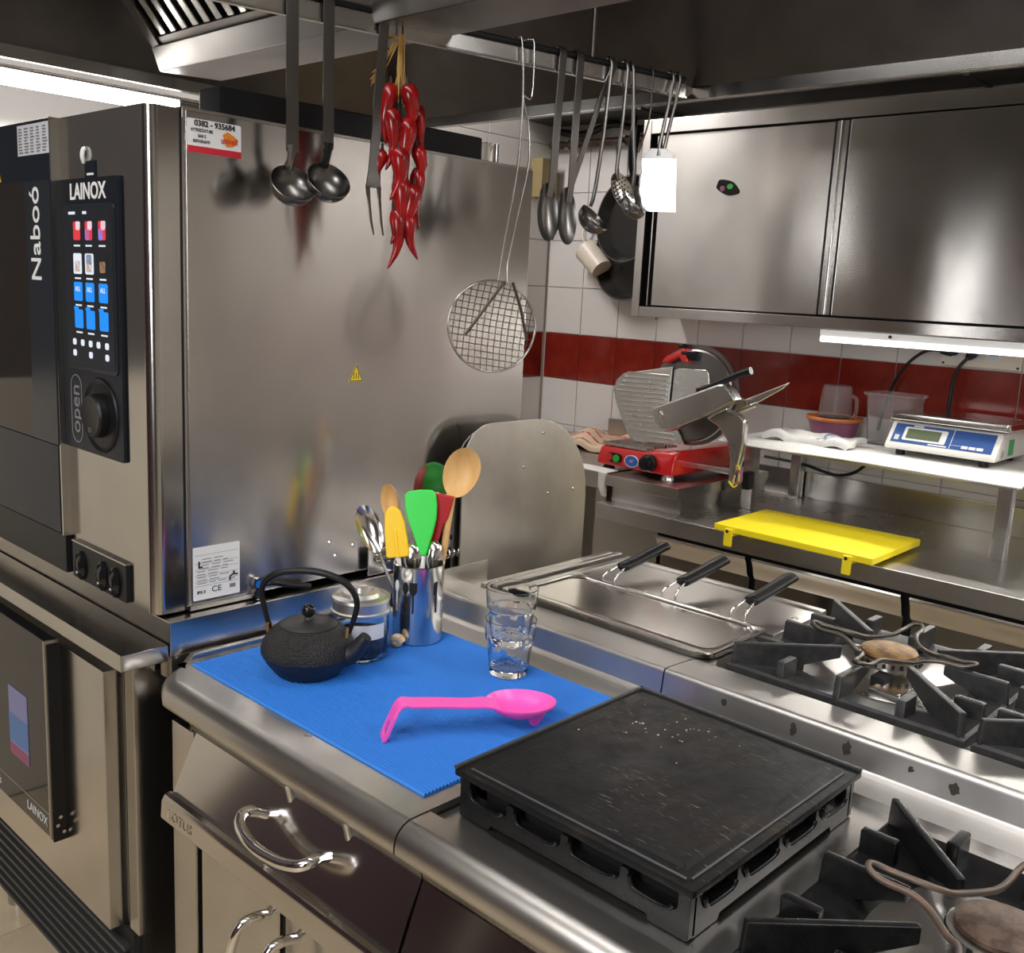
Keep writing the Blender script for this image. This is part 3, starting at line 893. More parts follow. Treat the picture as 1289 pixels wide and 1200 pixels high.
# control panel
cpn = front_plate(-2.0, -1.749, 1.249, 1.762, .831, .838, .006).build('control_panel', 'panel_charcoal', t, bevel=.001)
text('lettering', 'LAINOX', .041, (-1.871, .8305, 1.737), FX, FZ, 'white_print', cpn, .0004, 'CENTER', .98, True, .0009)
sb = front_plate(-1.974, -1.762, 1.408, 1.716, .8285, .8315, .012).build('screen_bezel', 'strip_grey', t, bevel=.001)
sc = front_plate(-1.966, -1.769, 1.416, 1.708, .8272, .829, .006).build('touch_screen', 'screen_black', t)
def icon(x0, x1, z0, z1, mt, nm='icon'):
    front_plate(x0, x1, z0, z1, .8264, .8273, .004 if min(x1-x0, z1-z0) > .009 else 0).build(nm, mt, sc)
cxs = (-1.913, -1.863, -1.808)
for k, x in enumerate(cxs):
    icon(x-.013, x+.015, 1.650, 1.684, 'screen_red'); icon(x-.002, x+.015, 1.668, 1.684, 'screen_white')
    if k: icon(x-.013, x+.005, 1.650, 1.670, 'screen_blue')
    icon(x-.016, x+.018, 1.588, 1.626, 'screen_white' if k != 2 else 'screen_black'); icon(x-.011, x+.012, 1.592, 1.612, 'screen_tan')
    if k == 1: icon(x-.011, x+.012, 1.606, 1.624, 'screen_dim_blue')
    icon(x-.017, x+.018, 1.538, 1.573, 'screen_blue'); icon(x-.017, x+.018, 1.487, 1.522, 'screen_blue')
    text('icon_lettering', 'ALL', .013, (x, .8262, 1.560), FX, FZ, 'screen_white', sc, .0002)
    icon(x-.019, x-.001, 1.521, 1.527, 'screen_blue')
    for z in (1.640, 1.580, 1.530, 1.479): icon(x-.012, x+.013, z-.0015, z+.0015, 'screen_white', 'caption')
icon(-1.945, -1.918, 1.697, 1.702, 'screen_white', 'caption'); icon(-1.885, -1.87, 1.697, 1.702, 'screen_white', 'caption')
for x in (-1.935, -1.900, -1.866, -1.833, -1.798): icon(x-.007, x+.007, 1.454, 1.466, 'screen_white')
for x in (-1.935, -1.866, -1.798): icon(x-.007, x+.007, 1.433, 1.445, 'screen_white')
K = Matrix.Translation((-1.838, .831, 1.328)) @ Matrix.Rotation(PI/2, 4, 'X')
MB().lathe([(.062, -.001), (.066, .003), (.069, .004), (.071, .001), (.070, -.002)], 48, K, True).build('dial_ring', 'black_plastic', t)
MB().lathe([(.060, .0005), (.052, .0012), (.042, .002), (.041, .018), (.038, .022), (.030, .0205), (0, .020)], 48, K).build('control_dial', 'black_plastic', t, ang=30)
text('dial_mark', '2 1', .012, (-1.838, .8085, 1.301), FX, FZ, 'grey_print', t, .0003)
m = MB(); oo = rrect(-1.967, -1.919, 1.262, 1.396, .024, 8); ii = rrect(-1.965, -1.921, 1.264, 1.394, .022, 8)
m.loft([[(x, .8308, z) for x, z in oo], [(x, .8300, z) for x, z in oo], [(x, .8300, z) for x, z in ii], [(x, .8308, z) for x, z in ii]], False, True)
m.build('outline_mark', 'grey_print', cpn)
text('lettering', 'open', .052, (-1.945, .8303, 1.329), (0, 0, 1), (-1, 0, 0), 'grey_print', cpn, .0003, 'CENTER', .92)
m = MB(); m.tube(smooth([(-1.892, .836, 1.790), (-1.888, .831, 1.80), (-1.886, .832, 1.812), (-1.884, .836, 1.815)], 4), .004, 8); m.build('sensor_hook', 'label_white', t)
front_plate(-1.890, -1.845, 1.762, 1.792, .8355, .8375).build('sticker', 'door_navy', t)
front_plate(-1.880, -1.853, 1.7665, 1.7705, .8348, .8356).build('caption', 'white_print', t)
ub = front_plate(-1.983, -1.748, .981, 1.055, .829, .838, .003).build('service_panel', 'black_plastic', t, bevel=.001)
for x in (-1.94, -1.845, -1.792):
    MB().lathe([(.026, -.004), (.027, .004), (.022, .007), (.020, .004), (.008, .010), (0, .010)], 24, Matrix.Translation((x, .829, 1.012)) @ Matrix.Rotation(PI/2, 4, 'X') @ Matrix.Diagonal((.8, 1.1, 1, 1))).build('socket_cap', 'black_gloss', ub, ang=40)
front_plate(-1.985, -1.750, 1.054, 1.057, .829, .838).build('trim_line', 'steel_soft', t)
# right hand side: stickers and fixings
XS = -1.6468
def sp_(y0, y1, z0, z1, mt, nm, par=None, r=0, d_=.0007, x=None):
    return side_plate(y0, y1, z0, z1, (x or XS), (x or XS)+d_, r).build(nm, mt, par or t)
st = sp_(.907, 1.012, 1.8055, 1.862, 'label_white', 'dealer_sticker', None, .003)
sp_(.907, 1.012, 1.8055, 1.817, 'label_red', 'red_band', st, 0, .0005, XS+.0006)
X2 = XS+.0011
text('lettering', '0382 - 935684', .0135, (X2, .960, 1.855), FY, FZ, 'ink', st, .0002, 'CENTER', 1.0, True, .0005)
for b_, y, z in (('ATTREZZATURE', .935, 1.8435), ('BAR E', .935, 1.834), ('RISTORANTI', .934, 1.825)):
    text('lettering', b_, .0072, (X2, y, z), FY, FZ, 'ink', st, .0002, 'CENTER', .8, True, .0002)
m = MB(); M = Matrix(((0, 0, 1, X2), (1, 0, 0, 0), (0, 1, 0, 0), (0, 0, 0, 1)))
m.prism([(.975, 1.842), (.985, 1.848), (.998, 1.842), (1.006, 1.834), (.996, 1.824), (.982, 1.822)], 0, .0003, M); m.build('emblem', 'sign_orange', st)
text('lettering', 'univeil', .015, (X2+.0004, .988, 1.832), FY, FZ, 'label_red', st, .0002, 'CENTER', .85, True, .0003)
npl = sp_(.910, 1.008, .995, 1.098, 'label_white', 'rating_plate', None, .002)
m = MB()
for k in range(9):
    z = 1.073-k*.0058; y = .928 if k < 4 else .918
    for q in range(random.randint(2, 4)):
        L_ = random.uniform(.010, .022); m.box(X2-.0002, X2, y, min(y+L_, .998), z, z+.0014); y += L_+.006
        if y > .985: break
m.build('fine_print', 'grey_print', npl)
m = MB()
for z in (1.082, 1.066, 1.054, 1.042, 1.030, 1.022): m.box(X2-.0003, X2, .913, 1.005, z, z+.0005)
m.build('rule_lines', 'grey_print', npl)
text('lettering', 'L', .017, (X2, .924, 1.063), FY, FZ, 'ink', npl, .0002, 'CENTER', 1, True, .001)
text('lettering', 'CE', .016, (X2, .958, 1.012), FY, FZ, 'ink', npl, .0002, 'CENTER', 1.1)
text('lettering', 'IPX 5', .008, (X2, .926, 1.010), FY, FZ, 'ink', npl, .0002, 'CENTER', 1, True, .0002)
m = MB(); m.tube([(X2, .986, 1.024), (X2, .987, 1.032), (X2, .993, 1.035), (X2, 1.003, 1.034)], .0018, 6); m.box(X2-.0003, X2+.0003, .993, .997, 1.036, 1.041)
m.build('tap_symbol', 'ink', npl)
m = MB(); m.box(X2-.0003, X2+.0002, .986, .998, 1.009, 1.0165); m.build('approval_mark', 'grey_print', npl)
tri = MB().prism([(1.262, 1.396), (1.300, 1.396), (1.281, 1.432)], 0, .0006, Matrix(((0, 0, 1, XS), (1, 0, 0, 0), (0, 1, 0, 0), (0, 0, 0, 1)))).build('hot_surface_sign', 'sign_yellow', t)
m = MB()
for a, b in (((1.264, 1.3975), (1.298, 1.3975)), ((1.298, 1.3975), (1.281, 1.4295)), ((1.281, 1.4295), (1.264, 1.3975))):
    m.tube([(XS+.0006, *a), (XS+.0006, *b)], .0009, 4)
for q in (-.006, 0, .006):
    m.tube(smooth([(XS+.0006, 1.281+q-.001, 1.402), (XS+.0006, 1.281+q+.001, 1.408), (XS+.0006, 1.281+q-.001, 1.415)], 4), .0008, 4)
m.build('sign_marks', 'ink', tri)
for y, z in ((1.283, 1.047), (1.237, 1.031), (1.222, 1.062), (1.345, 1.045)):
    MB().lathe([(0, .003), (.003, .0025), (.005, .0)], 12, toaxis((XS, y, z), FX)).build('screw', 'steel_soft', t)
for z, mt in ((1.008, 'blue_knob'), (.988, 'steel_soft')):
    c_ = MB().lathe([(0, .012), (.008, .012), (.010, .008), (.010, 0)], 18, toaxis((XS, 1.043, z), FX)).build('hose_fitting', mt, t)
    MB().lathe([(.0085, .002), (.0085, .014), (.012, .014), (.012, .002)], 18, toaxis((XS, 1.043, z), FX), True).build('fitting_collar', 'chrome', c_)
MB().tube(smooth([(-1.642, 1.058, 1.002), (-1.63, 1.075, 1.006), (-1.628, 1.11, .995), (-1.63, 1.16, .983)], 4), .006, 8).build('hose', 'black_plastic', t)
c_ = Matrix.Translation((-1.75, 1.712, 1.88))
MB().lathe([(.0, 0), (.046, 0), (.046, .048), (.047, .050), (.040, .050), (.040, .01), (0, .01)], 28, c_).build('vent_stub', 'chrome', t)
MB().box(-1.745, -1.668, .985, 1.64, 1.88, 1.930).build('top_housing', 'black_plastic', t, bevel=.004)
m = MB()
for k in range(4): m.tube(smooth([(-1.85, 1.5, 1.90+.012*k), (-1.80, 1.62, 1.91+.012*k), (-1.84, 1.78, 1.90+.01*k)], 4), .007, 6)
m.build('cables', 'cable_black', t)

# ------------------------------------------------------------------ bracket with spring beside the oven foot
t = thing('hinge_bracket', 'small steel bracket with a coil spring low between oven and rounded panel', 'bracket', (-1.60, 1.38, .977))
MB().box(-1.634, -1.628, 1.31, 1.385, .977, 1.035).build('plate', 'steel_soft', t, bevel=.002)
MB().box(-1.634, -1.600, 1.379, 1.385, .977, 1.033).build('flange', 'steel_soft', t, bevel=.001)
for y, z in ((1.335, 1.012), (1.365, 1.006)):
    MB().lathe([(.009, 0), (.009, .004), (.005, .004), (.005, 0)], 18, toaxis((-1.628, y, z), FX), True).build('eyelet', 'steel_soft', t)
b_ = MB().box(-1.604, -1.598, 1.50, 1.545, 1.015, 1.060).build('end_plate', 'steel_soft', t, bevel=.001)
MB().lathe([(0, .001), (.006, .001), (.006, 0)], 14, toaxis((-1.598, 1.525, 1.038), FX)).build('hole', 'dark_gap', b_)
MB().tube([(-1.602+.011*cos(k*.7), 1.385+k*.0016, 1.000+.011*sin(k*.7)) for k in range(110)], .0022, 6).build('spring', 'chrome', t, ang=80)

# ------------------------------------------------------------------ oven stand (plinth)
t = thing('oven_stand', 'low stainless plinth under the combi oven with mat reflected in its side', 'stand', (-2.08, 1.3, .905))
MB().box(-2.52, -1.620, .848, 1.80, .907, .974).build('plinth', 'steel_side', t, bevel=.0025)
MB().box(-1.66, -1.619, .850, .95, .862, .907).build('corner_leg', 'steel_side', t)
MB().box(-2.50, -1.70, .96, 1.78, .905, .9075).build('underside', 'dark_gap', t)
# ------------------------------------------------------------------ blast chiller below
t = thing('blast_chiller', 'under-counter stainless blast chiller with black glass control panel', 'chiller', (-2.1, 1.2, 0))
MB().box(-2.55, -1.620, .755, .845, .900, .932).build('front_top_rail', 'steel_side', t, bevel=.003)
MB().box(-2.55, -1.672, .812, 1.75, .10, .899).build('body', 'steel_side', t)
MB().box(-1.705, -1.668, .800, .830, .335, .886).build('side_channel', 'steel_side', t, bevel=.002)
dr = front_plate(-2.55, -1.722, .336, .868, .768, .808, .002).build('door', 'steel_side', t, bevel=.003)
cp_ = front_plate(-2.60, -1.918, .455, .878, .740, .766, .003).build('control_glass', 'black_gloss', t, bevel=.002)
front_plate(-1.9205, -1.9155, .455, .878, .7385, .768).build('glass_edge', 'steel_dull', cp_)
front_plate(-2.60, -1.9205, .506, .508, .7393, .7402).build('rule_line', 'steel_dull', cp_)
text('lettering', 'LAINOX', .028, (-1.985, .7395, .484), FX, FZ, 'label_grey', cp_, .0003)
text('lettering', '*', .05, (-2.19, .7395, .470), FX, FZ, 'label_grey', cp_, .0003)
s_ = front_plate(-2.112, -2.017, .575, .728, .7384, .7402).build('display', 'screen_dim_violet', cp_)
front_plate(-2.112, -2.017, .606, .668, .7378, .7386).build('display_blue_field', 'screen_dim_blue', cp_)
front_plate(-2.112, -2.017, .575, .600, .7378, .7386).build('display_red_bar', 'screen_dim_red', cp_)
MB().box(-1.918, -1.912, .743, .768, .448, .870).build('panel_side', 'black_plastic', t)
for k, z in enumerate((.435, .452, .418)): MB().cyl((-1.914, .750+.006*k, z+.05), (-1.907, .750+.006*k, z+.05), .004, seg=8).build('bolt', 'steel_soft', t)
front_plate(-2.55, -1.69, .10, .330, .800, .812).build('grille_back', 'dark_gap', t)
m0 = None
for k in range(8):
    z = .128+k*.025
    MB().box(-2.52, -1.70, .786, .801, z-.012, z-.003).build('grille_slat', 'grille_grey', t, bevel=.001)
for x in (-2.45, -1.75):
    for y in (.86, 1.65): MB().cyl((x, y, 0), (x, y, .10), .026).build('foot', 'steel_dull', t)

# ------------------------------------------------------------------ rounded splash panel + gusset
t = thing('splash_panel', 'upright stainless splash panel with rounded top behind the utensil pot', 'panel', (-1.58, 1.76, .9))
def arch(y0, y1, z0, z1, r):
    return [(y0, z0), (y1, z0)]+arc(y1-r[1], z1-r[1], r[1], 0, 90, 10)+arc(y0+r[0], z1-r[0], r[0], 90, 180, 8)
M = Matrix(((0, 0, 1, -1.584), (1, 0, 0, 0), (0, 1, 0, 0), (0, 0, 0, 1)))
MB().prism(arch(1.535, 1.978, .880, 1.297, (.09, .21)), 0, .005, M).build('plate', 'steel_panel', t, bevel=.001)
M2 = M.copy(); M2[0][3] = -1.598
MB().prism(arch(1.524, 1.80, .90, 1.285, (.10, .18)), 0, .004, M2).build('rear_plate', 'steel_dull', t)
for y, z in ((1.737, 1.184), (1.83, 1.11), (1.925, 1.111), (1.80, 1.262)):
    MB().lathe([(0, .004), (.003, .0035), (.0045, 0)], 12, toaxis((-1.579, y, z), FX)).build('rivet', 'steel_soft', t)
o = side_plate(1.405, 1.565, .93, .996, -1.522, -1.519).build('end_gusset', 'steel_panel', None, off=(-1.52, 1.48, .96), bevel=.0005)
tag(o, 'small steel end plate standing behind the upstand, left of the tumblers', 'plate')

# ------------------------------------------------------------------ rear line: pasta cooker
t = thing('pasta_cooker', 'stainless pasta cooker top with narrow slot behind the steel tray', 'cooker', (-1.15, 1.7, .9))
MB().box(-1.52, -.882, 1.492, 1.715, .80, .946).build('well_top', 'steel_top', t)
MB().box(-1.385, -.882, 1.722, 1.925, .80, .962).build('back_deck', 'steel_top', t, bevel=.003)
MB().box(-1.385, -.882, 1.925, 1.945, .80, .967).build('rear_rim', 'steel_top', t, bevel=.003)
MB().box(-1.375, -.882, 1.714, 1.723, .90, .9465).build('slot', 'dark_gap', t)
for x0, x1, z in ((-1.470, -1.452, .968), (-1.440, -1.422, .972), (-1.408, -1.386, .968)):
    MB().box(x0, x1, 1.495, 1.945, .80, z).build('side_rail', 'steel_top', t, bevel=.003)
MB().box(-1.52, -.882, 1.495, 1.94, .10, .80).build('carcass', 'steel_dull', t)
for x in (-1.48, -.93):
    for y in (1.54, 1.90): MB().cyl((x, y, 0), (x, y, .10), .022).build('foot', 'steel_dull', t)
t = thing('steel_tray', 'shallow rounded stainless tray sunk in the pasta cooker', 'tray', (-1.13, 1.6, .946))
tx0, tx1, ty0, ty1 = -1.378, -.884, 1.498, 1.708
def rr(i, z, r): return [(x, y, z) for x, y in rrect(tx0+i, tx1-i, ty0+i, ty1-i, r, 6)]
MB().loft([rr(0, .972, .012), rr(0, .9755, .012), rr(.014, .9755, .026), rr(.019, .972, .034), rr(.026, .955, .040), rr(.034, .9505, .034), rr(.034, .9485, .034), rr(.022, .9485, .036), rr(.014, .970, .026)], True).build('tray', 'steel_soft', t, ang=60)
m = MB()
for k in range(28): m.sphere((random.uniform(-1.22, -.92), random.gauss(1.670, .006), .9535+random.uniform(0, .008)), random.uniform(.0012, .0028), 6, (1, 1, .5))
m.build('water_drops', 'glass', t)['kind'] = 'stuff'
def basket(label, x, tilt, dz):
    t = thing('pasta_basket', label, 'basket', (x, 1.716, .90), 0, 'pasta baskets in the cooker')
    m = MB()
    for s_ in (-.0165, .0165):
        m.tube(smooth([(x+s_, 1.718, .905), (x+s_, 1.718, .972+dz), (x+s_*.95, 1.724, .985+dz), (x+s_*.7, 1.742, .992+dz), (x+s_*.5, 1.775, 1.000+dz)], 5), .0026, 8)
    m.build('wire_stem', 'chrome', t, ang=70)
    h = smooth([(x, 1.762, .997+dz), (x+.0015, 1.79, 1.001+dz), (x+.003, 1.84, 1.007+dz+tilt*.4), (x+.005, 1.90, 1.015+dz+tilt), (x+.0055, 1.922, 1.018+dz+tilt)], 5)
    MB().tube(h, [.017 if 0 < i < len(h)-1 else .013 for i in range(len(h))], 14, flat=.62).build('handle', 'black_plastic', t, ang=50)
    MB().box(x-.04, x+.04, 1.716, 1.7205, .83, .90).build('basket_wall', 'wire_steel', t)
basket('pasta basket with black handle nearest the rounded splash panel', -1.290, .006, 0)
basket('pasta basket with black handle in the middle of the three', -1.130, .004, .004)
basket('pasta basket with black handle nearest the rear burner grid', -.963, .004, .004)
# rear gas range
t = thing('rear_gas_range', 'stainless gas range top across the upstand under the rear burner grids', 'stove', (-.4, 1.7, .9))
MB().box(-.880, .35, 1.492, 1.945, .80, .946).build('worktop', 'steel_top', t, bevel=.003)
MB().box(-.880, .35, 1.495, 1.94, .10, .80).build('carcass', 'steel_dull', t)
for x in (-.83, .30):
    for y in (1.54, 1.90): MB().cyl((x, y, 0), (x, y, .10), .022).build('foot', 'steel_dull', t)
burner(-.655, 1.718, .946, 'brass_rust', t)
burner(-.235, 1.718, .946, 'brass_rust', t)
dup(g2, (-.232, 1.718, .947), None, 'black cast iron burner grid at the right end of the rear range')
wire_ring('blackened wire pan reducer lying on the rear burner grid', -.655, 1.718, 1.003, 'wire_dark', .05)
# ------------------------------------------------------------------ back counter
t = thing('back_counter', 'long stainless counter along the red and white tiled wall', 'counter', (-.9, 3.0, 0))
MB().box(-2.060, 1.2, 2.640, 3.385, .845, .9).build('worktop', 'steel_top', t, bevel=.003)
MB().box(-2.05, 1.2, 3.372, 3.388, .9, .995).build('wall_upstand', 'steel_side', t, bevel=.002)
MB().box(-2.055, 1.2, 2.700, 3.38, .10, .845).build('carcass', 'dark_gap', t)
MB().box(-2.055, -1.812, 2.662, 2.71, .10, .843).build('blank_panel', 'steel_dull', t, bevel=.002)
for x0, x1 in ((-1.800, -1.470), (-1.448, -.992), (-.968, -.50), (-.48, 0)):
    d = MB().box(x0, x1, 2.668, 2.70, .12, .770).build('door', 'steel_front', t, bevel=.002)
    MB().extx([(2.70, .775), (2.668, .775), (2.652, .800), (2.650, .812), (2.640, .832), (2.632, .838), (2.630, .832), (2.636, .825), (2.644, .808), (2.652, .782), (2.66, .770), (2.70, .770)], x0, x1).build('grip_rail', 'steel_front', d, ang=40)
for x in (-2.0, -1.0, 0, 1.1): MB().cyl((x, 2.75, 0), (x, 2.75, .10), .022).build('foot', 'steel_dull', t)
# yellow board
t = thing('chopping_board', 'bright yellow chopping board resting on the front of the back counter', 'chopping board', (-1.32, 2.76, .9))
bp = [(-1.562, 2.590), (-1.060, 2.584), (-1.068, 2.935), (-1.570, 2.916)]
MB().prism(bp, .912, .932).build('board', 'board_yellow', t, bevel=.003)
for x in (-1.505, -1.130):
    c_ = MB().box(x-.013, x+.013, 2.576, 2.587, .872, .926).build('clip', 'board_yellow', t, bevel=.003)
    MB().cyl((x-.002, 2.577, .918), (x-.002, 2.5745, .918), .005, seg=12).build('clip_hole', 'dark_gap', c_)
    MB().box(x-.013, x+.013, 2.586, 2.65, .904, .913).build('clip_foot', 'board_yellow', t)
for x in (-1.52, -1.11): MB().cyl((x, 2.85, .9), (x, 2.85, .913), .012, seg=14).build('stud', 'board_yellow', t)

# shelf table on the counter
SZ = 1.150
t = thing('counter_shelf', 'steel leg shelf standing on the back counter holding scale and cloths', 'shelf', (-1.28, 3.1, .9))
MB().box(-1.705, -.815, 2.895, 3.365, 1.128, SZ-.004).build('shelf_board', 'steel_top', t, bevel=.002)
for x in (-1.690, -.872):
    for y in (3.010, 3.345):
        MB().box(x-.020, x+.020, y-.018, y+.018, .9, 1.128).build('leg', 'steel_side', t, bevel=.002)
def cloth(name, label, x0, x1, y0, y1, z, th, mt, nx=30, ny=12, amp=.003, edge=.0, seed=1, stripe=None):
    rnd = random.Random(seed); ph = [rnd.uniform(0, 6) for _ in range(6)]
    def zf(u, v): return amp*(sin(u*9+ph[0])*sin(v*5+ph[1])+.6*sin(u*17+v*6+ph[2]))
    V = []; F = []
    def P(i, j, s):
        u, v = i/nx, j/ny
        x = x0+(x1-x0)*u+.006*sin(v*8+ph[3]); y = y0+(y1-y0)*v+(edge*sin(u*7+ph[4])+edge*.6*sin(u*15+ph[5]))*(1-v)
        zz = z+max(0, zf(u, v)+amp*.4)
        if v == 0 and edge: zz -= .010
        return (x, y, zz+(th if s else 0))
    for s in (0, 1):
        for j in range(ny+1):
            for i in range(nx+1): V.append(P(i, j, s))
    w = nx+1; N = w*(ny+1)
    for j in range(ny):
        for i in range(nx):
            a = j*w+i
            F.append((a, a+w, a+w+1, a+1)); F.append((N+a, N+a+1, N+a+w+1, N+a+w))
    rim = [i for i in range(w)]+[j*w+nx for j in range(1, ny+1)]+[ny*w+i for i in range(nx-1, -1, -1)]+[j*w for j in range(ny-1, 0, -1)]
    for a, b in zip(rim, rim[1:]+rim[:1]): F.append((a, b, N+b, N+a))
    root = thing(name, label, 'cloth', ((x0+x1)/2, (y0+y1)/2, z))
    MB().add(V, F).build('fabric', mt, root, ang=70)
    for sx0, sx1, sy0, sy1, m2 in (stripe or []):
        q = MB(); n = 14
        pv = []
        for k in range(n+1):
            for e in (0, 1):
                u = (sx0+(sx1-sx0)*k/n); v = sy0+(sy1-sy0)*k/n
                u2, v2 = (u+.0, v+e*.03) if abs(sx1-sx0) > abs(sy1-sy0) else (u+e*.03, v)
                ii, jj = u2*nx, v2*ny
                zz = z+max(0, zf(u2, v2)+amp*.4)+th+.0012
                pv.append((x0+(x1-x0)*u2+.006*sin(v2*8+ph[3]), y0+(y1-y0)*v2+(edge*sin(u2*7+ph[4])+edge*.6*sin(u2*15+ph[5]))*(1-v2), zz))
        q.add(pv, [(2*k, 2*k+1, 2*k+3, 2*k+2) for k in range(n)])
        q.build('stripe', m2, root)
    return root
cloth('shelf_cloth', 'large white cloth spread over the counter shelf under the scale', -1.735, -.79, 2.865, 3.33, SZ-.002, .003, 'cloth_white', 44, 14, .0016, .012, 3)
cloth('folded_towel', 'folded white kitchen towel with thin stripes lying on the shelf cloth', -1.640, -1.350, 2.985, 3.120, SZ+.008, .016, 'cloth_white', 24, 10, .008, .006, 5, [(.62, .62, .05, .95, 'cloth_blue_stripe'), (.72, .72, .05, .95, 'cloth_blue_stripe')])

# weighing scale
sx0, sx1 = -1.258, -.928
t = thing('weighing_scale', 'white electronic counter scale with blue panel and steel pan on the shelf', 'scale', (-1.09, 3.18, SZ+.004))
zb = 1.172
body = [(3.045, zb), (3.045, zb+.012), (3.100, zb+.082), (3.33, zb+.082), (3.33, zb)]
MB().extx(body, sx0, sx1).build('housing', 'scale_white', t, bevel=.006, seg=3)
sv = (Vector((0, .055, .070))).normalized(); sn = Vector((0, -.070, .055)).normalized()
so = Vector(((sx0+sx1)/2, 3.0725, zb+.047))+sn*.0005
SM = frame(so, FX, sv)
def face(x0, x1, v0, v1, mt, nm, lift=0, par=None, r=0):
    poly = rrect(x0, x1, v0, v1, r, 3) if r else [(x0, v0), (x1, v0), (x1, v1), (x0, v1)]
    return MB().prism(poly, lift-.0008, lift+.0006, SM).build(nm, mt, par or t)
p_ = face(-.150, .150, -.032, .036, 'scale_blue', 'keypad_panel', 0)
face(.028, .0295, -.032, .036, 'white_print', 'divider', .0008, p_)
face(-.118, .012, -.022, .026, 'label_white', 'display_frame', .0010, p_, .004)
face(-.108, -.006, -.015, .020, 'lcd', 'display', .0020, p_, .002)
for x in (.062, .084, .106): face(x, x+.019, -.026, -.016, 'label_white', 'key', .0010, p_, .001)
face(-.142, -.128, -.024, -.006, 'label_grey', 'level_window', .0010, p_)
face(-.095, -.065, .029, .0335, 'label_white', 'maker_mark', .001, p_)
face(-.035, .02, -.030, -.026, 'white_print', 'caption', .001, p_)
face(.030, .060, -.0185, -.0178, 'white_print', 'rule_line', .001, p_)
MB().prism(rrect(sx0-.005, sx1+.022, 3.075, 3.325, .012), zb+.088, zb+.112).build('weighing_pan', 'steel_soft', t, bevel=.005)
MB().box(-1.16, -1.02, 3.12, 3.28, zb+.08, zb+.09).build('pan_support', 'black_plastic', t)
MB().box(sx1-.001, sx1+.001, 3.155, 3.20, zb+.012, zb+.06).build('inspection_tag', 'green_tag', t)
c_ = MB().cyl((sx1-.004, 3.092, zb+.022), (sx1+.004, 3.092, zb+.022), .011).build('power_socket', 'steel_soft', t)
for x in (sx0+.04, sx1-.04):
    for y in (3.08, 3.30): MB().cyl((x, y, SZ+.0035), (x, y, zb+.002), .014).build('foot', 'black_plastic', t)

# containers on the shelf, by the wall
t = thing('measuring_jug', 'upturned clear plastic measuring jug on the orange tub', 'jug', (-1.525, 3.25, 1.225))
MB().lathe([(.056, 0), (.052, .06), (.049, .100), (.044, .107), (.0, .108), (.0, .105), (.042, .104), (.050, .06), (.054, 0)], 32, Matrix.Translation((-1.525, 3.25, 1.225))).build('jug_body', 'plastic_clear', t, ang=50)
MB().tube(smooth([(-1.474, 3.25, 1.228), (-1.455, 3.245, 1.230), (-1.449, 3.245, 1.255), (-1.452, 3.245, 1.292), (-1.472, 3.25, 1.300)], 4), .006, 8).build('handle', 'plastic_clear', t)
t = thing('food_tub', 'violet plastic tub with orange lid against the wall on the shelf', 'tub', (-1.525, 3.25, SZ+.004))
MB().lathe([(0, 0), (.070, 0), (.086, .055), (.083, .055), (.066, .004), (0, .004)], 32, Matrix.Translation((-1.525, 3.25, SZ+.005))).build('tub_body', 'plastic_violet', t, ang=50)
MB().lathe([(0, .066), (.085, .066), (.093, .070), (.096, .062), (.092, .056), (.086, .056), (0, .056)], 32, Matrix.Translation((-1.525, 3.25, SZ+.005))).build('lid', 'plastic_orange', t, ang=40)
t = thing('plastic_container', 'tall square translucent container between the jug and the scale', 'container', (-1.325, 3.26, SZ+.004))
def sq(h, z, r): return [(x, y, z) for x, y in rrect(-1.325-h, -1.325+h, 3.262-h*.85, 3.262+h*.85, r)]
MB().loft([sq(.064, 1.156, .012), sq(.075, 1.310, .014), sq(.084, 1.316, .014), sq(.085, 1.324, .014), sq(.078, 1.324, .014), sq(.0725, 1.312, .013), sq(.061, 1.159, .011)]).build('container', 'plastic_clear', t, ang=40)

# socket strip and cables on the wall
t = thing('socket_strip', 'beige wall socket strip just under the wall cabinet', 'socket', (-1.14, 3.385, 1.455))
front_plate(-1.235, -.985, 1.425, 1.515, 3.362, 3.389, .004).build('backing_box', 'cream_plastic', t, bevel=.003)
for x in (-1.19, -1.13, -1.07): 
    s_ = front_plate(x-.025, x+.025, 1.445, 1.495, 3.360, 3.3625, .003).build('socket_face', 'label_grey', t)
    for dx in (-.010, 0, .010): MB().cyl((x+dx, 3.3605, 1.47), (x+dx, 3.3590, 1.47), .003, seg=8).build('pin_hole', 'dark_gap', s_)
for x in (-1.225, -.995): MB().cyl((x, 3.3625, 1.433), (x, 3.3600, 1.433), .004, seg=8).build('screw', 'ink', t)
def cable(label, pts, plug):
    t = thing('power_cable', label, 'cable', tuple(pts[0]))
    MB().tube(smooth(pts, 5), .0055, 8).build('lead', 'cable_black', t, ang=70)
    MB().tube(plug, [.014, .017, .010], 10).build('plug', 'cable_black', t)
cable('black power cable curving left from the wall socket', [(-1.21, 3.325, 1.472), (-1.27, 3.33, 1.468), (-1.33, 3.345, 1.425), (-1.375, 3.36, 1.36), (-1.40, 3.365, 1.29), (-1.42, 3.367, 1.18)], [(-1.19, 3.357, 1.472), (-1.195, 3.335, 1.472), (-1.225, 3.325, 1.472)])
cable('black power cable hanging straight down behind the scale', [(-1.13, 3.325, 1.460), (-1.155, 3.32, 1.43), (-1.175, 3.33, 1.38), (-1.185, 3.35, 1.30), (-1.19, 3.36, 1.18)], [(-1.13, 3.357, 1.470), (-1.13, 3.335, 1.468), (-1.135, 3.322, 1.455)])
t = thing('power_cable', 'black cable running along the wall below the counter shelf', 'cable', (-1.6, 3.36, 1.04))
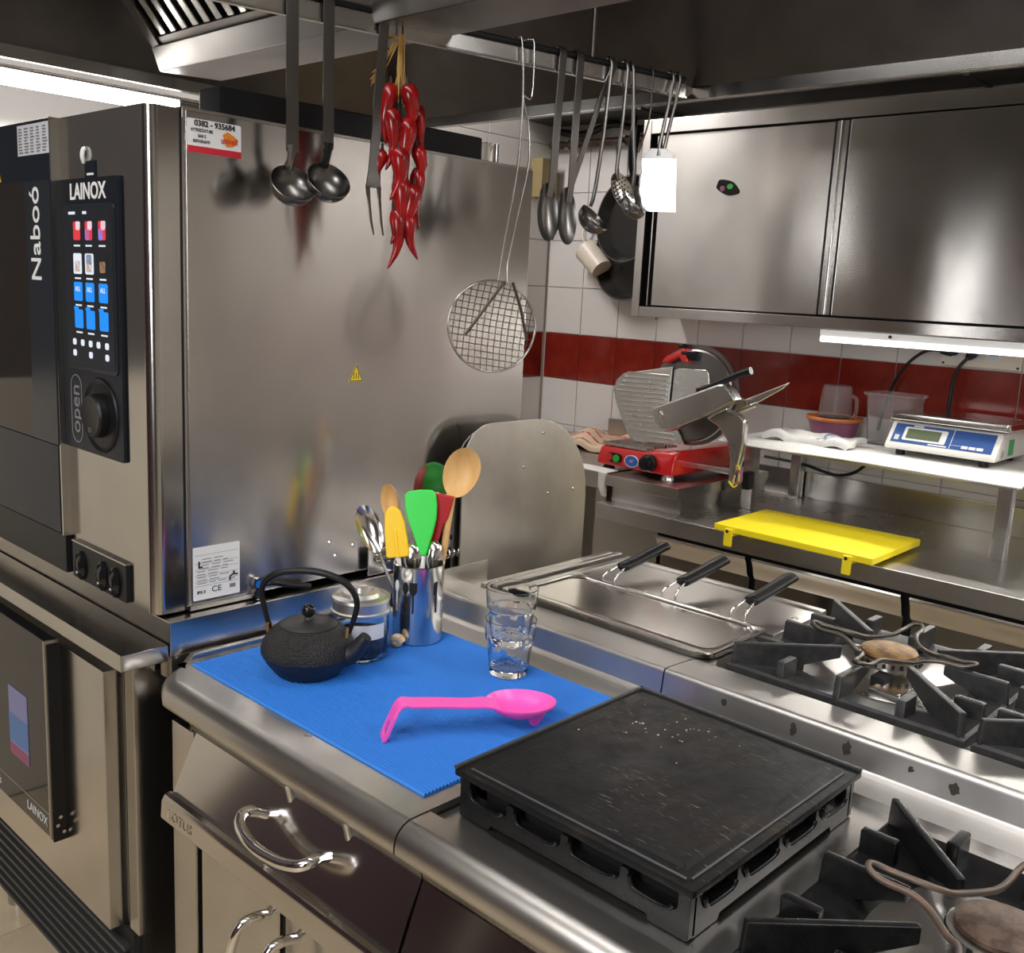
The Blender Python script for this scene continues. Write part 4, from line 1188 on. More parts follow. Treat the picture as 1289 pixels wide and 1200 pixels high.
MB().tube(smooth([(-1.83, 3.35, 1.03), (-1.68, 3.35, 1.025), (-1.55, 3.35, 1.005), (-1.47, 3.35, 1.03), (-1.42, 3.35, 1.09), (-1.40, 3.36, 1.127)], 5), .0055, 8).build('lead', 'cable_black', t, ang=70)
t = thing('power_cable', 'black cable loop hanging beside the right leg of the shelf', 'cable', (-.84, 3.3, 1.0))
MB().tube(smooth([(-.845, 3.3, 1.127), (-.84, 3.3, 1.05), (-.82, 3.3, .98), (-.78, 3.31, .935), (-.72, 3.32, .91)], 5), .0055, 8).build('lead', 'cable_black', t, ang=70)

# ------------------------------------------------------------------ slicer platform, slicer
t = thing('slicer_plinth', 'stainless plinth block carrying the red slicer', 'plinth', (-2.0, 2.9, .9))
MB().box(-2.045, -1.752, 2.665, 3.25, .958, .995).build('top_slab', 'steel_side', t, bevel=.002)
MB().box(-2.040, -1.758, 2.700, 3.24, .900, .958).build('body', 'steel_side', t)
t = thing('meat_slicer', 'red and aluminium meat slicer with round blade on the steel plinth', 'slicer', (-1.98, 2.9, .995))
def P2(poly, y0, y1, mt, nm, bev=.004, par=None, sh=0):   # polygon in x,z with thickness along y, leaning back by sh
    a = [(x, y0+sh*(z-1.05), z) for x, z in poly]; b = [(x, y1+sh*(z-1.05), z) for x, z in poly]
    return MB().loft([a, b]).build(nm, mt, par or t, bevel=bev, seg=2, ang=50)
base = MB()
prof = [(2.745, 1.012), (2.75, 1.050), (2.765, 1.078), (2.80, 1.083), (3.16, 1.080), (3.17, 1.012)]
b_ = MB().loft([[(x, y+dy, z-(dz if z > 1.04 else 0)) for y, z in prof] for x, dy, dz in ((-2.150, 0, .006), (-1.97, 0, .002), (-1.86, 0, -.012), (-1.832, .004, -.008))]).build('base', 'machine_red', t, bevel=.006, seg=3)
MB().box(-1.90, -1.834, 2.79, 3.165, 1.012, 1.070).build('motor_housing', 'machine_red', t, bevel=.01, seg=3)
for x, y in ((-2.118, 2.775), (-1.868, 2.775), (-2.118, 3.14), (-1.868, 3.14)):
    MB().lathe([(0, 0), (.022, 0), (.015, .019), (0, .019)], 20, Matrix.Translation((x, y, .9952))).build('foot', 'rubber' if x < -2 else 'alu', t)
K = lambda x, z, y=2.747: toaxis((x, y, z), (0, -1, -.0))
k_ = front_plate(-2.105, -2.045, 1.026, 1.058, 2.743, 2.75, .014).build('switch_plate', 'black_plastic', t, bevel=.001)
MB().cyl((-2.090, 2.744, 1.043), (-2.090, 2.734, 1.043), .012).build('off_button', 'red_button', k_)
MB().cyl((-2.062, 2.744, 1.041), (-2.062, 2.736, 1.041), .013).build('on_button', 'green_button', k_)
bd = MB().prism([(cos(2*PI*i/28)*.030, sin(2*PI*i/28)*.021) for i in range(28)], 0, .003, K(-2.000, 1.040)).build('badge', 'label_white', t)
MB().prism([(cos(2*PI*i/28)*.027, sin(2*PI*i/28)*.018) for i in range(28)], .003, .0036, K(-2.000, 1.040)).build('badge_field', 'badge_blue', bd)
text('badge_lettering', 'AF', .015, (-2.0, 2.743, 1.040), FX, FZ, 'label_grey', bd, .0002)
MB().lathe([(.030, 0), (.030, .012), (.024, .016), (.023, .034), (.018, .037), (0, .037)], 28, K(-1.925, 1.046)).build('thickness_dial', 'black_plastic', t, ang=40)
m = MB()
for k in range(9):
    a = 2*PI*k/9
    m.box(-.0012, .0012, .022, .029, .012, .0128, K(-1.925, 1.046) @ Matrix.Rotation(a, 4, 'Z'))
m.build('dial_marks', 'white_print', t)
# ribbed drip tray on the base
m = MB()
for k in range(16):
    y = 2.765+k*.011
    m.box(-2.145, -1.955+.012*sin(k), y, y+.0055, 1.080, 1.088)
m.build('ribbed_plate', 'alu', t)
# gauge plate with ridges
gp = [(-2.150, 1.325), (-2.178, 1.300), (-2.186, 1.262), (-2.160, 1.205), (-2.110, 1.130), (-2.088, 1.103), (-2.060, 1.094), (-1.862, 1.112), (-1.880, 1.140), (-1.932, 1.205), (-1.944, 1.235), (-1.948, 1.366)]
g_ = P2(gp, 2.838, 2.846, 'alu', 'gauge_plate', .002, None, .10)
for k in range(14):
    z = 1.116+k*.0165
    xl = -2.182+(1.262-z)*.60 if z < 1.262 else -2.182+(z-1.262)*.55
    xr = -1.95 if z > 1.21 else -1.90+(1.13-z)*.5
    y = 2.8365+.10*(z-1.05)
    MB().tube([(xl+.012, y, z), (xr-.006, y, z+.004)], .0030, 6).build('ridge', 'alu', g_)
# blade, guard, sharpener
BC = (-1.865, 2.878, 1.275)
MB().lathe([(0, -.004), (.150, -.004), (.156, 0), (.150, .004), (0, .006)], 56, toaxis(BC, (0, -1, .10))).build('blade', 'steel_tool', t, ang=30)
MB().lathe([(.158, -.008), (.170, -.008), (.170, .006), (.158, .006)], 56, toaxis((BC[0], BC[1]+.012, BC[2]), (0, -1, .10)), True).build('blade_guard', 'steel_tool', t, ang=40)
P2([(-1.944, 1.355), (-1.925, 1.362), (-1.818, 1.366), (-1.808, 1.355), (-1.795, 1.305), (-1.776, 1.275), (-1.90, 1.222), (-1.938, 1.222)], 2.846, 2.856, 'alu', 'blade_cover', .002, None, .10)
P2([(-1.990, 1.378), (-1.975, 1.398), (-1.905, 1.432), (-1.885, 1.425), (-1.880, 1.382), (-1.905, 1.385), (-1.918, 1.400), (-1.965, 1.376)], 2.842, 2.905, 'machine_red', 'sharpener_cover', .006, None, .05)
MB().box(-1.915, -1.862, 2.86, 2.92, 1.395, 1.425).build('sharpener', 'black_plastic', t, bevel=.006)
MB().lathe([(0, 0), (.014, 0), (.016, .008), (.010, .014), (0, .014)], 16, Matrix.Translation((-1.918, 2.88, 1.432))).build('sharpener_knob', 'black_plastic', t)
# carriage
ca = P2([(-1.936, 1.222), (-1.925, 1.236), (-1.690, 1.335), (-1.668, 1.338), (-1.645, 1.322), (-1.618, 1.292), (-1.735, 1.222), (-1.866, 1.160), (-1.885, 1.160), (-1.915, 1.180)], 2.745, 2.795, 'alu', 'carriage_tray', .008)
MB().sphere((-1.893, 2.743, 1.215), .010, 12, (1, .5, 1)).build('carriage_knob', 'alu', t)
MB().tube([(-1.780, 2.80, 1.305), (-1.745, 2.80, 1.322), (-1.640, 2.80, 1.372), (-1.605, 2.80, 1.385)], [.012, .010, .011, .013], 10).build('pusher_handle', 'black_plastic', t)
MB().lathe([(0, 0), (.016, 0), (.016, .02), (0, .02)], 14, Matrix.Translation((-1.782, 2.80, 1.292))).build('pusher_pivot', 'black_plastic', t)
P2([(-1.640, 1.300), (-1.620, 1.292), (-1.505, 1.345), (-1.470, 1.362), (-1.492, 1.340), (-1.612, 1.262), (-1.655, 1.238)], 2.80, 2.808, 'alu', 'hand_shield', .002)
MB().tube([(-1.625, 2.795, 1.258), (-1.575, 2.795, 1.282)], .008, 10).build('slide_rod', 'chrome', t)
P2([(-1.74, 1.235), (-1.700, 1.255), (-1.655, 1.240), (-1.628, 1.220), (-1.625, 1.15), (-1.640, 1.06), (-1.650, 1.003), (-1.672, 1.003), (-1.672, 1.085), (-1.690, 1.150), (-1.730, 1.190), (-1.775, 1.210)], 2.83, 2.86, 'alu', 'carriage_arm', .008)
MB().box(-1.84, -1.66, 2.87, 2.90, 1.03, 1.05).build('carriage_rail', 'alu', t, bevel=.004)
o = thing('slicer_wiring', 'small tangle of coloured wires at the right end of the slicer', 'cable', (-1.63, 2.84, .996))
MB().tube(smooth([(-1.655, 2.84, 1.060), (-1.630, 2.82, 1.075), (-1.615, 2.81, 1.040), (-1.635, 2.815, 1.005), (-1.66, 2.82, 1.02)], 5), .003, 6).build('yellow_wire', 'board_yellow', o)
MB().tube(smooth([(-1.645, 2.83, 1.045), (-1.620, 2.815, 1.062), (-1.610, 2.81, 1.030), (-1.632, 2.81, 1.018)], 5), .0045, 6).build('violet_wire', 'plastic_violet', o)
MB().box(-1.625, -1.600, 2.84, 2.88, .997, 1.055).build('plug_block', 'black_plastic', o, bevel=.004)

# side table with towels
t = thing('side_table', 'steel side table end behind the splash panel with a white cloth', 'table', (-2.5, 2.95, 0))
MB().box(-2.96, -2.065, 2.69, 3.37, .935, .994).build('table_top', 'steel_dull', t, bevel=.002)
for x in (-2.93, -2.095):
    for y in (2.73, 3.33): MB().box(x-.022, x+.022, y-.02, y+.02, 0, .935).build('leg', 'steel_dull', t)
MB().box(-2.9, -2.12, 2.76, 3.3, .25, .27).build('lower_shelf', 'steel_dull', t)
t = thing('table_cloth', 'white cloth hanging over the front corner of the side table', 'cloth', (-2.25, 2.8, .98))
MB().prism(rrect(-2.62, -2.055, 2.675, 2.755, .012), .9945, .999).build('fabric', 'cloth_white', t, bevel=.002)
MB().loft([[(-2.085, 2.672, .998), (-2.050, 2.670, .998), (-2.050, 2.684, .998), (-2.085, 2.684, .998)], [(-2.080, 2.668, .95), (-2.052, 2.668, .95), (-2.052, 2.684, .95), (-2.080, 2.684, .95)], [(-2.066, 2.672, .915), (-2.048, 2.672, .915), (-2.048, 2.684, .915), (-2.066, 2.684, .915)]]).build('hanging_corner', 'cloth_white', t, bevel=.003)
cloth('striped_towel', 'beige tea towel with red stripes lying left of the slicer', -2.66, -2.17, 3.00, 3.36, .996, .016, 'cloth_beige', 26, 12, .022, .01, 9, [(.05, .95, .12+.2*k, .12+.2*k, 'cloth_red_stripe') for k in range(5)])
o = MB().box(-2.58, -2.335, 3.355, 3.365, .997, 1.082).build('steel_flap', 'steel_dull', None, off=(-2.46, 3.36, 1.04), bevel=.001)
tag(o, 'small plain steel sheet standing against the tiles left of the slicer', 'sheet')

# ------------------------------------------------------------------ wall cabinet, lamp, pans
t = thing('wall_cabinet', 'long stainless wall cabinet with two sliding doors above the counter', 'cabinet', (-1.3, 3.2, 1.52))
CX0, CX1 = -2.285, .10
MB().box(CX0+.02, CX1, 3.105, 3.388, 1.535, 2.215).build('carcass', 'dark_gap', t)
MB().box(CX0, CX0+.034, 3.065, 3.388, 1.523, 2.225).build('end_post', 'steel_side', t, bevel=.0015)
MB().box(CX0+.034, CX1, 3.066, 3.388, 1.524, 1.560).build('bottom_rail', 'steel_side', t, bevel=.0015)
MB().box(CX0+.034, CX1, 3.066, 3.388, 2.176, 2.225).build('top_rail', 'steel_side', t, bevel=.0015)
MB().box(CX0+.052, CX0+.057, 3.085, 3.10, 1.565, 2.17).build('door_edge', 'steel_soft', t)
MB().box(-2.212, -1.545, 3.086, 3.104, 1.567, 2.171).build('sliding_door', 'steel_oven', t, bevel=.001)
MB().box(-1.545, -1.492, 3.076, 3.106, 1.567, 2.171).build('grip_profile', 'steel_side', t, bevel=.003)
for x in (-1.5455, -1.500): MB().box(x, x+.006, 3.0745, 3.0775, 1.567, 2.171).build('grip_groove', 'dark_gap', t)
MB().box(-1.524, -1.516, 3.070, 3.077, 1.567, 2.171).build('grip_edge', 'steel_soft', t, bevel=.002)
MB().box(-1.490, -.60, 3.070, 3.086, 1.567, 2.171).build('sliding_door', 'steel_oven', t, bevel=.001)
MB().box(-.58, CX1, 3.086, 3.104, 1.567, 2.171).build('sliding_door', 'steel_oven', t, bevel=.001)
MB().cyl((-2.19, 3.09, 1.523), (-2.19, 3.09, 1.513), .006, seg=10).build('screw', 'steel_soft', t)
t = thing('fridge_magnet', 'small dark oval magnet on the left cabinet door', 'magnet', (-1.925, 3.085, 1.98))
MB().prism([(cos(2*PI*i/24)*.046+.004*cos(4*PI*i/12), sin(2*PI*i/24)*.024) for i in range(24)], 0, .006, toaxis((-1.925, 3.0855, 1.98), (0, -1, 0)) @ Matrix.Rotation(-.35, 4, 'Z')).build('backing', 'black_gloss', t, bevel=.002)
MB().prism([(cos(2*PI*i/20)*.012, sin(2*PI*i/20)*.009) for i in range(20)], .006, .0075, toaxis((-1.912, 3.0855, 1.983), (0, -1, 0))).build('green_spot', 'green_button', t)
MB().prism([(cos(2*PI*i/20)*.010, sin(2*PI*i/20)*.009) for i in range(20)], .006, .0075, toaxis((-1.942, 3.0855, 1.977), (0, -1, 0))).build('red_spot', 'plastic_violet', t)
t = thing('tube_lamp', 'lit white tube lamp under the wall cabinet', 'lamp', (-.85, 3.08, 1.50))
MB().box(-1.515, .05, 3.055, 3.095, 1.500, 1.521).build('lamp_housing', 'label_white', t, bevel=.002)
MB().box(-1.512, .05, 3.050, 3.092, 1.482, 1.500).build('diffuser', 'tube_light', t, bevel=.004)
MB().cyl((-1.28, 3.052, 1.512), (-1.28, 3.046, 1.512), .005, seg=10).build('clip', 'ink', t)
def frying_pan(label, x, y, z, r, hang):
    t = thing('frying_pan', label, 'pan', (x, y, z), 0, 'black pans hanging by the cabinet')
    M = toaxis((x, y, z), (-.12, -1, .10))
    MB().lathe([(0, 0), (r*.80, 0), (r*.84, .004), (r*.98, .038), (r*.965, .039), (r*.82, .007), (r*.80, .003), (0, .003)], 48, M).build('pan_body', 'pan_black', t, ang=40)
    MB().lathe([(r*.965, .037), (r*1.0, .037), (r*1.0, .042), (r*.965, .042)], 48, M, True).build('rim', 'steel_tool', t, ang=40)
    p = [(x-.00, y-.03, z+r*.95), (x-.004, y-.045, z+r+.05), (x-.004, y-.048, z+r+.14), (x, y-.035, z+r+hang)]
    MB().tube(smooth(p, 5), .013, 10, flat=.6).build('handle', 'black_plastic', t)
frying_pan('larger black frying pan hanging lowest, left of the wall cabinet', -2.500, 3.355, 1.765, .195, .30)
frying_pan('smaller black frying pan hanging over the larger, beside the cabinet', -2.45, 3.265, 1.89, .17, .22)
t = thing('measuring_cup', 'cream plastic cup hanging on the tiles behind the ladles', 'cup', (-2.74, 3.33, 1.70))
M = toaxis((-2.70, 3.335, 1.74), (-.75, .1, .6))
MB().lathe([(0, -.07), (.046, -.07), (.052, .06), (.049, .06), (.043, -.066), (0, -.066)], 28, M).build('cup_body', 'cream_plastic', t, ang=40)
MB().tube(smooth([(-2.745, 3.33, 1.80), (-2.77, 3.34, 1.85), (-2.74, 3.37, 1.90), (-2.73, 3.385, 1.905)], 4), .006, 8).build('handle', 'cream_plastic', t)
t = thing('wall_pipe', 'grimy pipe and cable run along the top of the tiles', 'pipe', (-2.6, 3.36, 2.12))
MB().cyl((-2.99, 3.36, 2.215), (-2.29, 3.36, 2.215), .016, seg=12).build('pipe', 'cap_brown', t)
MB().tube(smooth([(-2.95, 3.35, 2.27), (-2.8, 3.34, 2.25), (-2.65, 3.35, 2.28), (-2.5, 3.34, 2.25), (-2.32, 3.35, 2.28)], 5), .014, 8).build('cable_run', 'cable_black', t)
for x in (-2.9, -2.6, -2.35): MB().box(x-.01, x+.01, 3.35, 3.389, 2.195, 2.235).build('clamp', 'steel_dull', t)
MB().tube(smooth([(-2.585, 3.345, 2.205), (-2.60, 3.33, 2.22), (-2.61, 3.33, 2.17), (-2.595, 3.34, 2.05), (-2.57, 3.345, 1.90)], 5), .004, 6).build('hook', 'cable_black', t)
o = MB().box(-2.998, -2.93, 3.24, 3.34, 1.99, 2.15).build('junction_box', 'box_beige', None, off=(-2.96, 3.3, 2.07), bevel=.003)
tag(o, 'yellowish box on the corner tiles below the hood rim', 'junction box')
o = MB().box(-2.997, -2.955, 2.98, 3.07, 1.30, 1.40).build('switch_box', 'cream_plastic', None, off=(-2.97, 3.02, 1.35), bevel=.004)
tag(o, 'small cream switch box on the shaded tiles behind the wire skimmer', 'switch')

t = thing('wall_duct', 'dark duct along the wall above the cabinet', 'duct', (-1.2, 3.28, 2.3))
MB().box(-2.995, .3, 3.19, 3.389, 2.295, 2.56).build('duct_body', 'duct_dark', t, bevel=.006)  # dark box filling the zone above the cabinet
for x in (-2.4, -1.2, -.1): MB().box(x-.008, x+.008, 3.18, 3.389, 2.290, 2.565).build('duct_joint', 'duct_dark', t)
# ------------------------------------------------------------------ extraction hood
t = thing('extraction_hood', 'large brushed steel extraction hood over both cooking lines', 'hood', (-.9, 1.2, 2.05))
HX0, HX1, HY0, HY1, HZ = -2.45, .95, .55, 2.035, 2.05
def rim_piece(x0, x1, y0, y1): return MB().box(x0, x1, y0, y1, HZ, HZ+.032)
rim_piece(HX0, HX1, HY1-.004, HY1+.016).build('rim_rail', 'steel_side', t, bevel=.002)
rim_piece(HX0-.016, HX0+.004, HY0, HY1+.016).build('rim_rail', 'steel_side', t, bevel=.002)
rim_piece(HX0, HX1, HY0-.016, HY0+.004).build('rim_rail', 'steel_side', t, bevel=.002)
rim_piece(HX1-.004, HX1+.016, HY0, HY1+.016).build('rim_rail', 'steel_side', t, bevel=.002)
TZ = 2.62
ix0, ix1, iy0, iy1 = HX0+.42, HX1-.42, HY0+.30, HY1-.50
def skin(a, b, c, d, n):
    v = [Vector(p) for p in (a, b, c, d)]
    nn = (v[1]-v[0]).cross(v[3]-v[0]).normalized()*.004
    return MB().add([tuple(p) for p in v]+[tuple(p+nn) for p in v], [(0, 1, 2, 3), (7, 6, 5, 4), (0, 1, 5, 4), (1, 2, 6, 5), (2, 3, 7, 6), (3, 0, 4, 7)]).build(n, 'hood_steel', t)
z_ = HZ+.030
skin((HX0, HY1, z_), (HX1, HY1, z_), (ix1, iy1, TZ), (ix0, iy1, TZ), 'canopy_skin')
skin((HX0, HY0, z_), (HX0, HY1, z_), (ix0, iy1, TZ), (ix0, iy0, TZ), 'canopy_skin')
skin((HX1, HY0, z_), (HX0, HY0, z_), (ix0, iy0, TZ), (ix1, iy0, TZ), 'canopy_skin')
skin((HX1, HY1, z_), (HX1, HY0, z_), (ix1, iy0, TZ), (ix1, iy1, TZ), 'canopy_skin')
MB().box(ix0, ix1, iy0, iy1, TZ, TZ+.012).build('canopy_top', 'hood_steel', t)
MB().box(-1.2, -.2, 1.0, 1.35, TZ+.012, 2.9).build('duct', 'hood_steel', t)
# gutter and baffle filters
gx0, gx1 = -2.33, .80
MB().add([(gx0, 1.215, 2.062), (gx0, 1.378, 2.070), (gx0, 1.378, 2.115), (gx0, 1.195, 2.112), (gx1, 1.215, 2.062), (gx1, 1.378, 2.070), (gx1, 1.378, 2.115), (gx1, 1.195, 2.112)],
    [(0, 1, 2, 3), (7, 6, 5, 4), (0, 1, 5, 4), (1, 2, 6, 5), (2, 3, 7, 6), (3, 0, 4, 7)]).build('grease_gutter', 'gutter_steel', t, bevel=.002)
FD = Vector((0, -.62, .72)).normalized(); FN = Vector((0, -.72, -.62)).normalized()
f0 = Vector((0, 1.212, 2.118))
def fq(x0, x1, l0, l1, d0, d1):
    v = []
    for x in (x0, x1):
        for l in (l0, l1):
            for d in (d0, d1): v.append(f0+FD*l+FN*d+Vector((x, 0, 0)))
    return MB().add(v, [(0, 1, 3, 2), (4, 6, 7, 5), (0, 4, 5, 1), (2, 3, 7, 6), (0, 2, 6, 4), (1, 5, 7, 3)])
fq(-2.30, .75, .0, .52, -.03, -.026).build('filter_back', 'dark_gap', t)
fq(-2.335, -2.30, -.02, .54, -.03, .012).build('filter_frame', 'hood_steel', t, bevel=.002)
bf = fq(-2.285, -2.262, .022, .50, -.012, .002).build('baffle', 'steel_side', t, bevel=.002, seg=1)
copies(bf, [(.0485*k, 0, 0) for k in range(1, 60)])
fq(-2.30, .75, -.005, .022, -.02, .006).build('filter_frame', 'hood_steel', t, bevel=.002)
# strip lamp along the left rim
t = thing('strip_lamp', 'glowing white strip lamp along the left hood rim above the oven', 'lamp', (-2.53, 1.0, 2.03))
MB().box(-2.560, -2.500, .82, 1.48, 2.036, 2.046).build('lamp_housing', 'steel_side', t, bevel=.002)
MB().box(-2.555, -2.505, .83, 1.36, 2.008, 2.036).build('diffuser', 'strip_light', t, bevel=.003)
MB().box(-2.555, -2.505, 1.36, 1.475, 2.012, 2.036).build('end_cap', 'steel_soft', t, bevel=.003)

# ------------------------------------------------------------------ utensil rail
A = Vector((-1.5417, 1.12728, 2.08)); EV = Vector((.200803, .979632, 0)); NV = Vector((.979632, -.200803, 0))
RZ = math.atan2(EV.y, EV.x)
def RL(s, d, z): return A+EV*s+NV*d+Vector((0, 0, z))     # s along the rail, d towards the viewer
t = thing('utensil_rail', 'steel utensil rail under the hood with tools hooked over its top rod', 'rail', tuple(RL(.3, 0, 0)))
RM = frame(A, EV, -NV)                                    # local x along rail, y away from viewer
def lb(x0, x1, y0, y1, z0, z1): return MB().box(x0, x1, y0, y1, z0, z1, RM)
lb(-.62, .875, .004, .010, -.032, -.004).build('rail_face', 'alu', t, bevel=.001)
lb(-.62, .875, -.001, .010, -.036, -.032).build('rail_flange', 'steel_soft', t)
MB().cyl(RL(-.62, -.006, .004), RL(.87, -.006, .004), .0062, seg=12).build('hanging_rod', 'black_plastic', t)
MB().loft([[RL(.875, -.004, -.036), RL(.875, -.010, -.036), RL(.875, -.010, -.004), RL(.875, -.004, -.004)], [RL(.925, -.030, -.012), RL(.925, -.036, -.012), RL(.925, -.036, -.004), RL(.925, -.030, -.004)]]).build('rail_tip', 'hood_steel', t)
for s in (-.55, .60): MB().cyl(RL(s, -.006, .006), RL(s, -.006, .40 if s < 0 else .25), .005, seg=10).build('hanger', 'hood_steel', t)
def tool(name, label, cat, s, group=None): return thing(name, label, cat, tuple(RL(s, 0, 0)), RZ, group)
# local tool frame: x along rail, y away from the viewer, z up; the rod sits at y=.006, z=.004
def hook_pts(): return [(0, .017, -.012), (0, .0165, .004), (0, .012, .0125), (0, .004, .0135), (0, -.003, .008), (0, -.006, -.004)]
def flat_handle(pts, ws, th=.0016):
    rings = []
    for i, p in enumerate(pts):
        p = Vector(p); a = Vector(pts[max(i-1, 0)]); b = Vector(pts[min(i+1, len(pts)-1)])
        d = (b-a).normalized(); nn = Vector((1, 0, 0)).cross(d).normalized(); w = ws[i] if isinstance(ws, list) else ws
        x = Vector((1, 0, 0)); x = (x-d*x.dot(d)).normalized()
        rings.append([p-x*w-nn*th, p+x*w-nn*th, p+x*w+nn*th, p-x*w+nn*th])
    return MB().loft(rings)
def ladle(label, s, zn, zb, r, w, dx=0, axis=(0.0, -.78, .62), bd=.8, thin=None, grp='hanging ladles', cat='ladle'):
    t = tool('ladle', label, cat, s, grp)
    pts = smooth(hook_pts(), 3)+[Vector((dx*.5, -.008, zn*.5)), Vector((dx, -.010, zn+.02)), Vector((dx, -.010, zn))]
    ax = Vector(axis).normalized()
    c = Vector((dx, -.012, zb))
    if thin:
        q = smooth(hook_pts(), 3)+[Vector((dx*.4, -.008, zn*.5)), Vector((dx*.9, -.010, zn+.03)), Vector((dx*1.0, -.006, zn)), c+Vector((0, .012, r*.75))]
        MB().tube(q, thin, 10).build('handle', 'steel_tool', t, world=False, ang=60)
    else:
        flat_handle(pts, w, .0016).build('handle', 'steel_tool', t, world=False, bevel=.0006)
        MB().tube([(dx, -.010, zn+.012), (dx, -.006, zn-.012), c+Vector((0, .020, r*.72))], [.010, .007, .009], 10).build('neck', 'black_plastic' if 'second' in label else 'steel_tool', t, world=False)
    prof = []
    for k in range(11):
        a = PI/2*k/10; prof.append((r*sin(a), -r*bd*cos(a)))
    prof += [(r*1.01, .004), (r*.985, .005)]
    for k in range(11):
        a = PI/2*(10-k)/10; prof.append((r*.965*sin(a), -r*bd*.95*cos(a)+.002))
    MB().lathe(prof, 40, toaxis(c, ax)).build('bowl', 'steel_tool', t, world=False, ang=50)
    return t
ladle('steel ladle hanging nearest the oven front, first on the rail', -.074, -.262, -.318, .0405, .0115)
ladle('steel ladle hanging between the first ladle and the meat fork, second on the rail', -.006, -.250, -.306, .0405, .0105)
# meat fork
t = tool('meat_fork', 'long two-pronged steel meat fork hanging beside the chillies', 'fork', .104)
pts = smooth(hook_pts(), 3)+[Vector((-.008, -.006, -.13)), Vector((-.018, -.008, -.275)), Vector((-.018, -.010, -.290)), Vector((-.018, -.010, -.308))]
flat_handle(pts, [.0095]*(len(pts)-3)+[.0095, .013, .0155]).build('handle', 'steel_tool', t, world=False, bevel=.0005)
for s_ in (-1, 1):
    MB().tube(smooth([(-.018+s_*.0115, -.010, -.306), (-.017+s_*.011, -.012, -.33), (-.013+s_*.0105, -.014, -.365), (-.006+s_*.010, -.012, -.393)], 4), [.0046-.0032*i/12 for i in range(13)], 8).build('prong', 'steel_tool', t, world=False)
# chilli string
t = tool('chilli_string', 'hanging string of glossy red chillies tied with raffia', 'chilli string', .140)
MB().tube([(0, .006, .012), (0, -.006, .008), (0, -.008, -.03)], .0018, 6).build('hook', 'wire_dark', t, world=False)
m = MB(); rnd = random.Random(4)
def straw(p0, dirv, L_, n, sp):
    for k in range(n):
        a = Vector(p0)+Vector((rnd.uniform(-.004, .004), rnd.uniform(-.004, .004), 0))
        b = a+Vector(dirv)*L_*.5+Vector((rnd.uniform(-sp, sp)*.5, rnd.uniform(-sp, sp)*.5, rnd.uniform(-.004, .004)))
        c = a+Vector(dirv)*L_*rnd.uniform(.8, 1)+Vector((rnd.uniform(-sp, sp), rnd.uniform(-sp, sp), rnd.uniform(-.006, .006)))
        m.tube([a, b, c], [.0016, .0014, .0007], 5)
straw((0, -.006, -.03), (0, 0, -1), .125, 26, .010)
straw((.0, -.004, -.035), (-.62, .2, -.1), .05, 12, .009)
straw((-.012, -.004, -.045), (-.42, .3, -.85), .085, 12, .007)
m.build('raffia', 'raffia_straw', t, world=False)['kind'] = 'stuff'
MB().tube([(0, -.004, -.06), (-.002, 0, -.2), (-.004, 0, -.36)], .005, 8).build('cord', 'chili_stem', t, world=False)
CH = [(-.018, -.120, -.026, -.215, .015, 0), (.006, -.120, .004, -.195, .0165, -.020), (.040, -.150, .062, -.245, .0125, -.004), (-.022, -.165, -.030, -.262, .0165, -.010),
      (.010, -.180, .010, -.275, .017, -.022), (-.012, -.235, -.028, -.318, .0175, -.026), (.040, -.265, .044, -.365, .014, -.010), (-.004, -.285, -.022, -.395, .018, -.022),
      (.022, -.300, .012, -.380, .017, -.030), (-.010, -.345, -.026, -.442, .0145, -.020), (.012, -.350, .034, -.425, .014, -.028), (.034, -.225, .030, -.285, .014, -.012), (-.030, -.24, -.034, -.29, .012, .004), (.0, -.23, .010, -.30, .014, .012)]
for k, (x0, z0_, x1, z1_, r, y) in enumerate(CH):
    r *= 1.08
    z1_ = z0_+(z1_-z0_)*1.12
    bow = .010*(1 if k % 2 else -1)
    P_ = smooth([(x0, y, z0_), (x0+(x1-x0)*.25+bow*.6, y-.006, z0_+(z1_-z0_)*.3), (x0+(x1-x0)*.6+bow, y-.006, z0_+(z1_-z0_)*.65), (x1, y-.002, z1_)], 5)
    n = len(P_)
    rr_ = [r*(.62+.38*sin(min(1, i/(n*.22))*PI/2))*(1-max(0, (i/(n-1)-.2)/.8)**1.25*.93) for i in range(n)]
    c_ = MB().tube(P_, rr_, 14).build('chilli', 'chili_red', t, world=False, ang=80)
    MB().tube([(x0, y, z0_+.016), (x0, y, z0_+.006), (x0, y, z0_-.003)], [.002, .0032, r*.56], 8).build('stalk', 'chili_stem', c_, world=False)
# wire skimmer
t = tool('wire_skimmer', 'round wire mesh skimmer hanging in front of the oven side', 'skimmer', .410)
SCX, SCZ, SR = -.044, -.558, .099
MS = Matrix.Translation((SCX, -.012, SCZ)) @ Matrix.Rotation(rad(7), 4, 'Y') @ Matrix.Diagonal((1.09, 1, .94, 1))
ring_ = [(cos(2*PI*i/56)*SR, 0, sin(2*PI*i/56)*SR) for i in range(56)]
MB().tube(ring_, .0022, 8, True, M=MS).build('hoop', 'wire_steel', t, world=False, ang=80)
m = MB()
for k in range(-6, 7):
    q = k*.0143; L_ = math.sqrt(max(0, SR*SR-q*q))
    for vert in (0, 1):
        a = [(q, .012*(1-(w/SR)**2)*(1-(q/SR)**2), w) if vert else (w, .012*(1-(w/SR)**2)*(1-(q/SR)**2), q) for w in (-L_, -L_*.5, 0, L_*.5, L_)]
        m.tube(a, .0009, 5, M=MS)
m.build('wire_mesh', 'wire_dark', t, world=False)
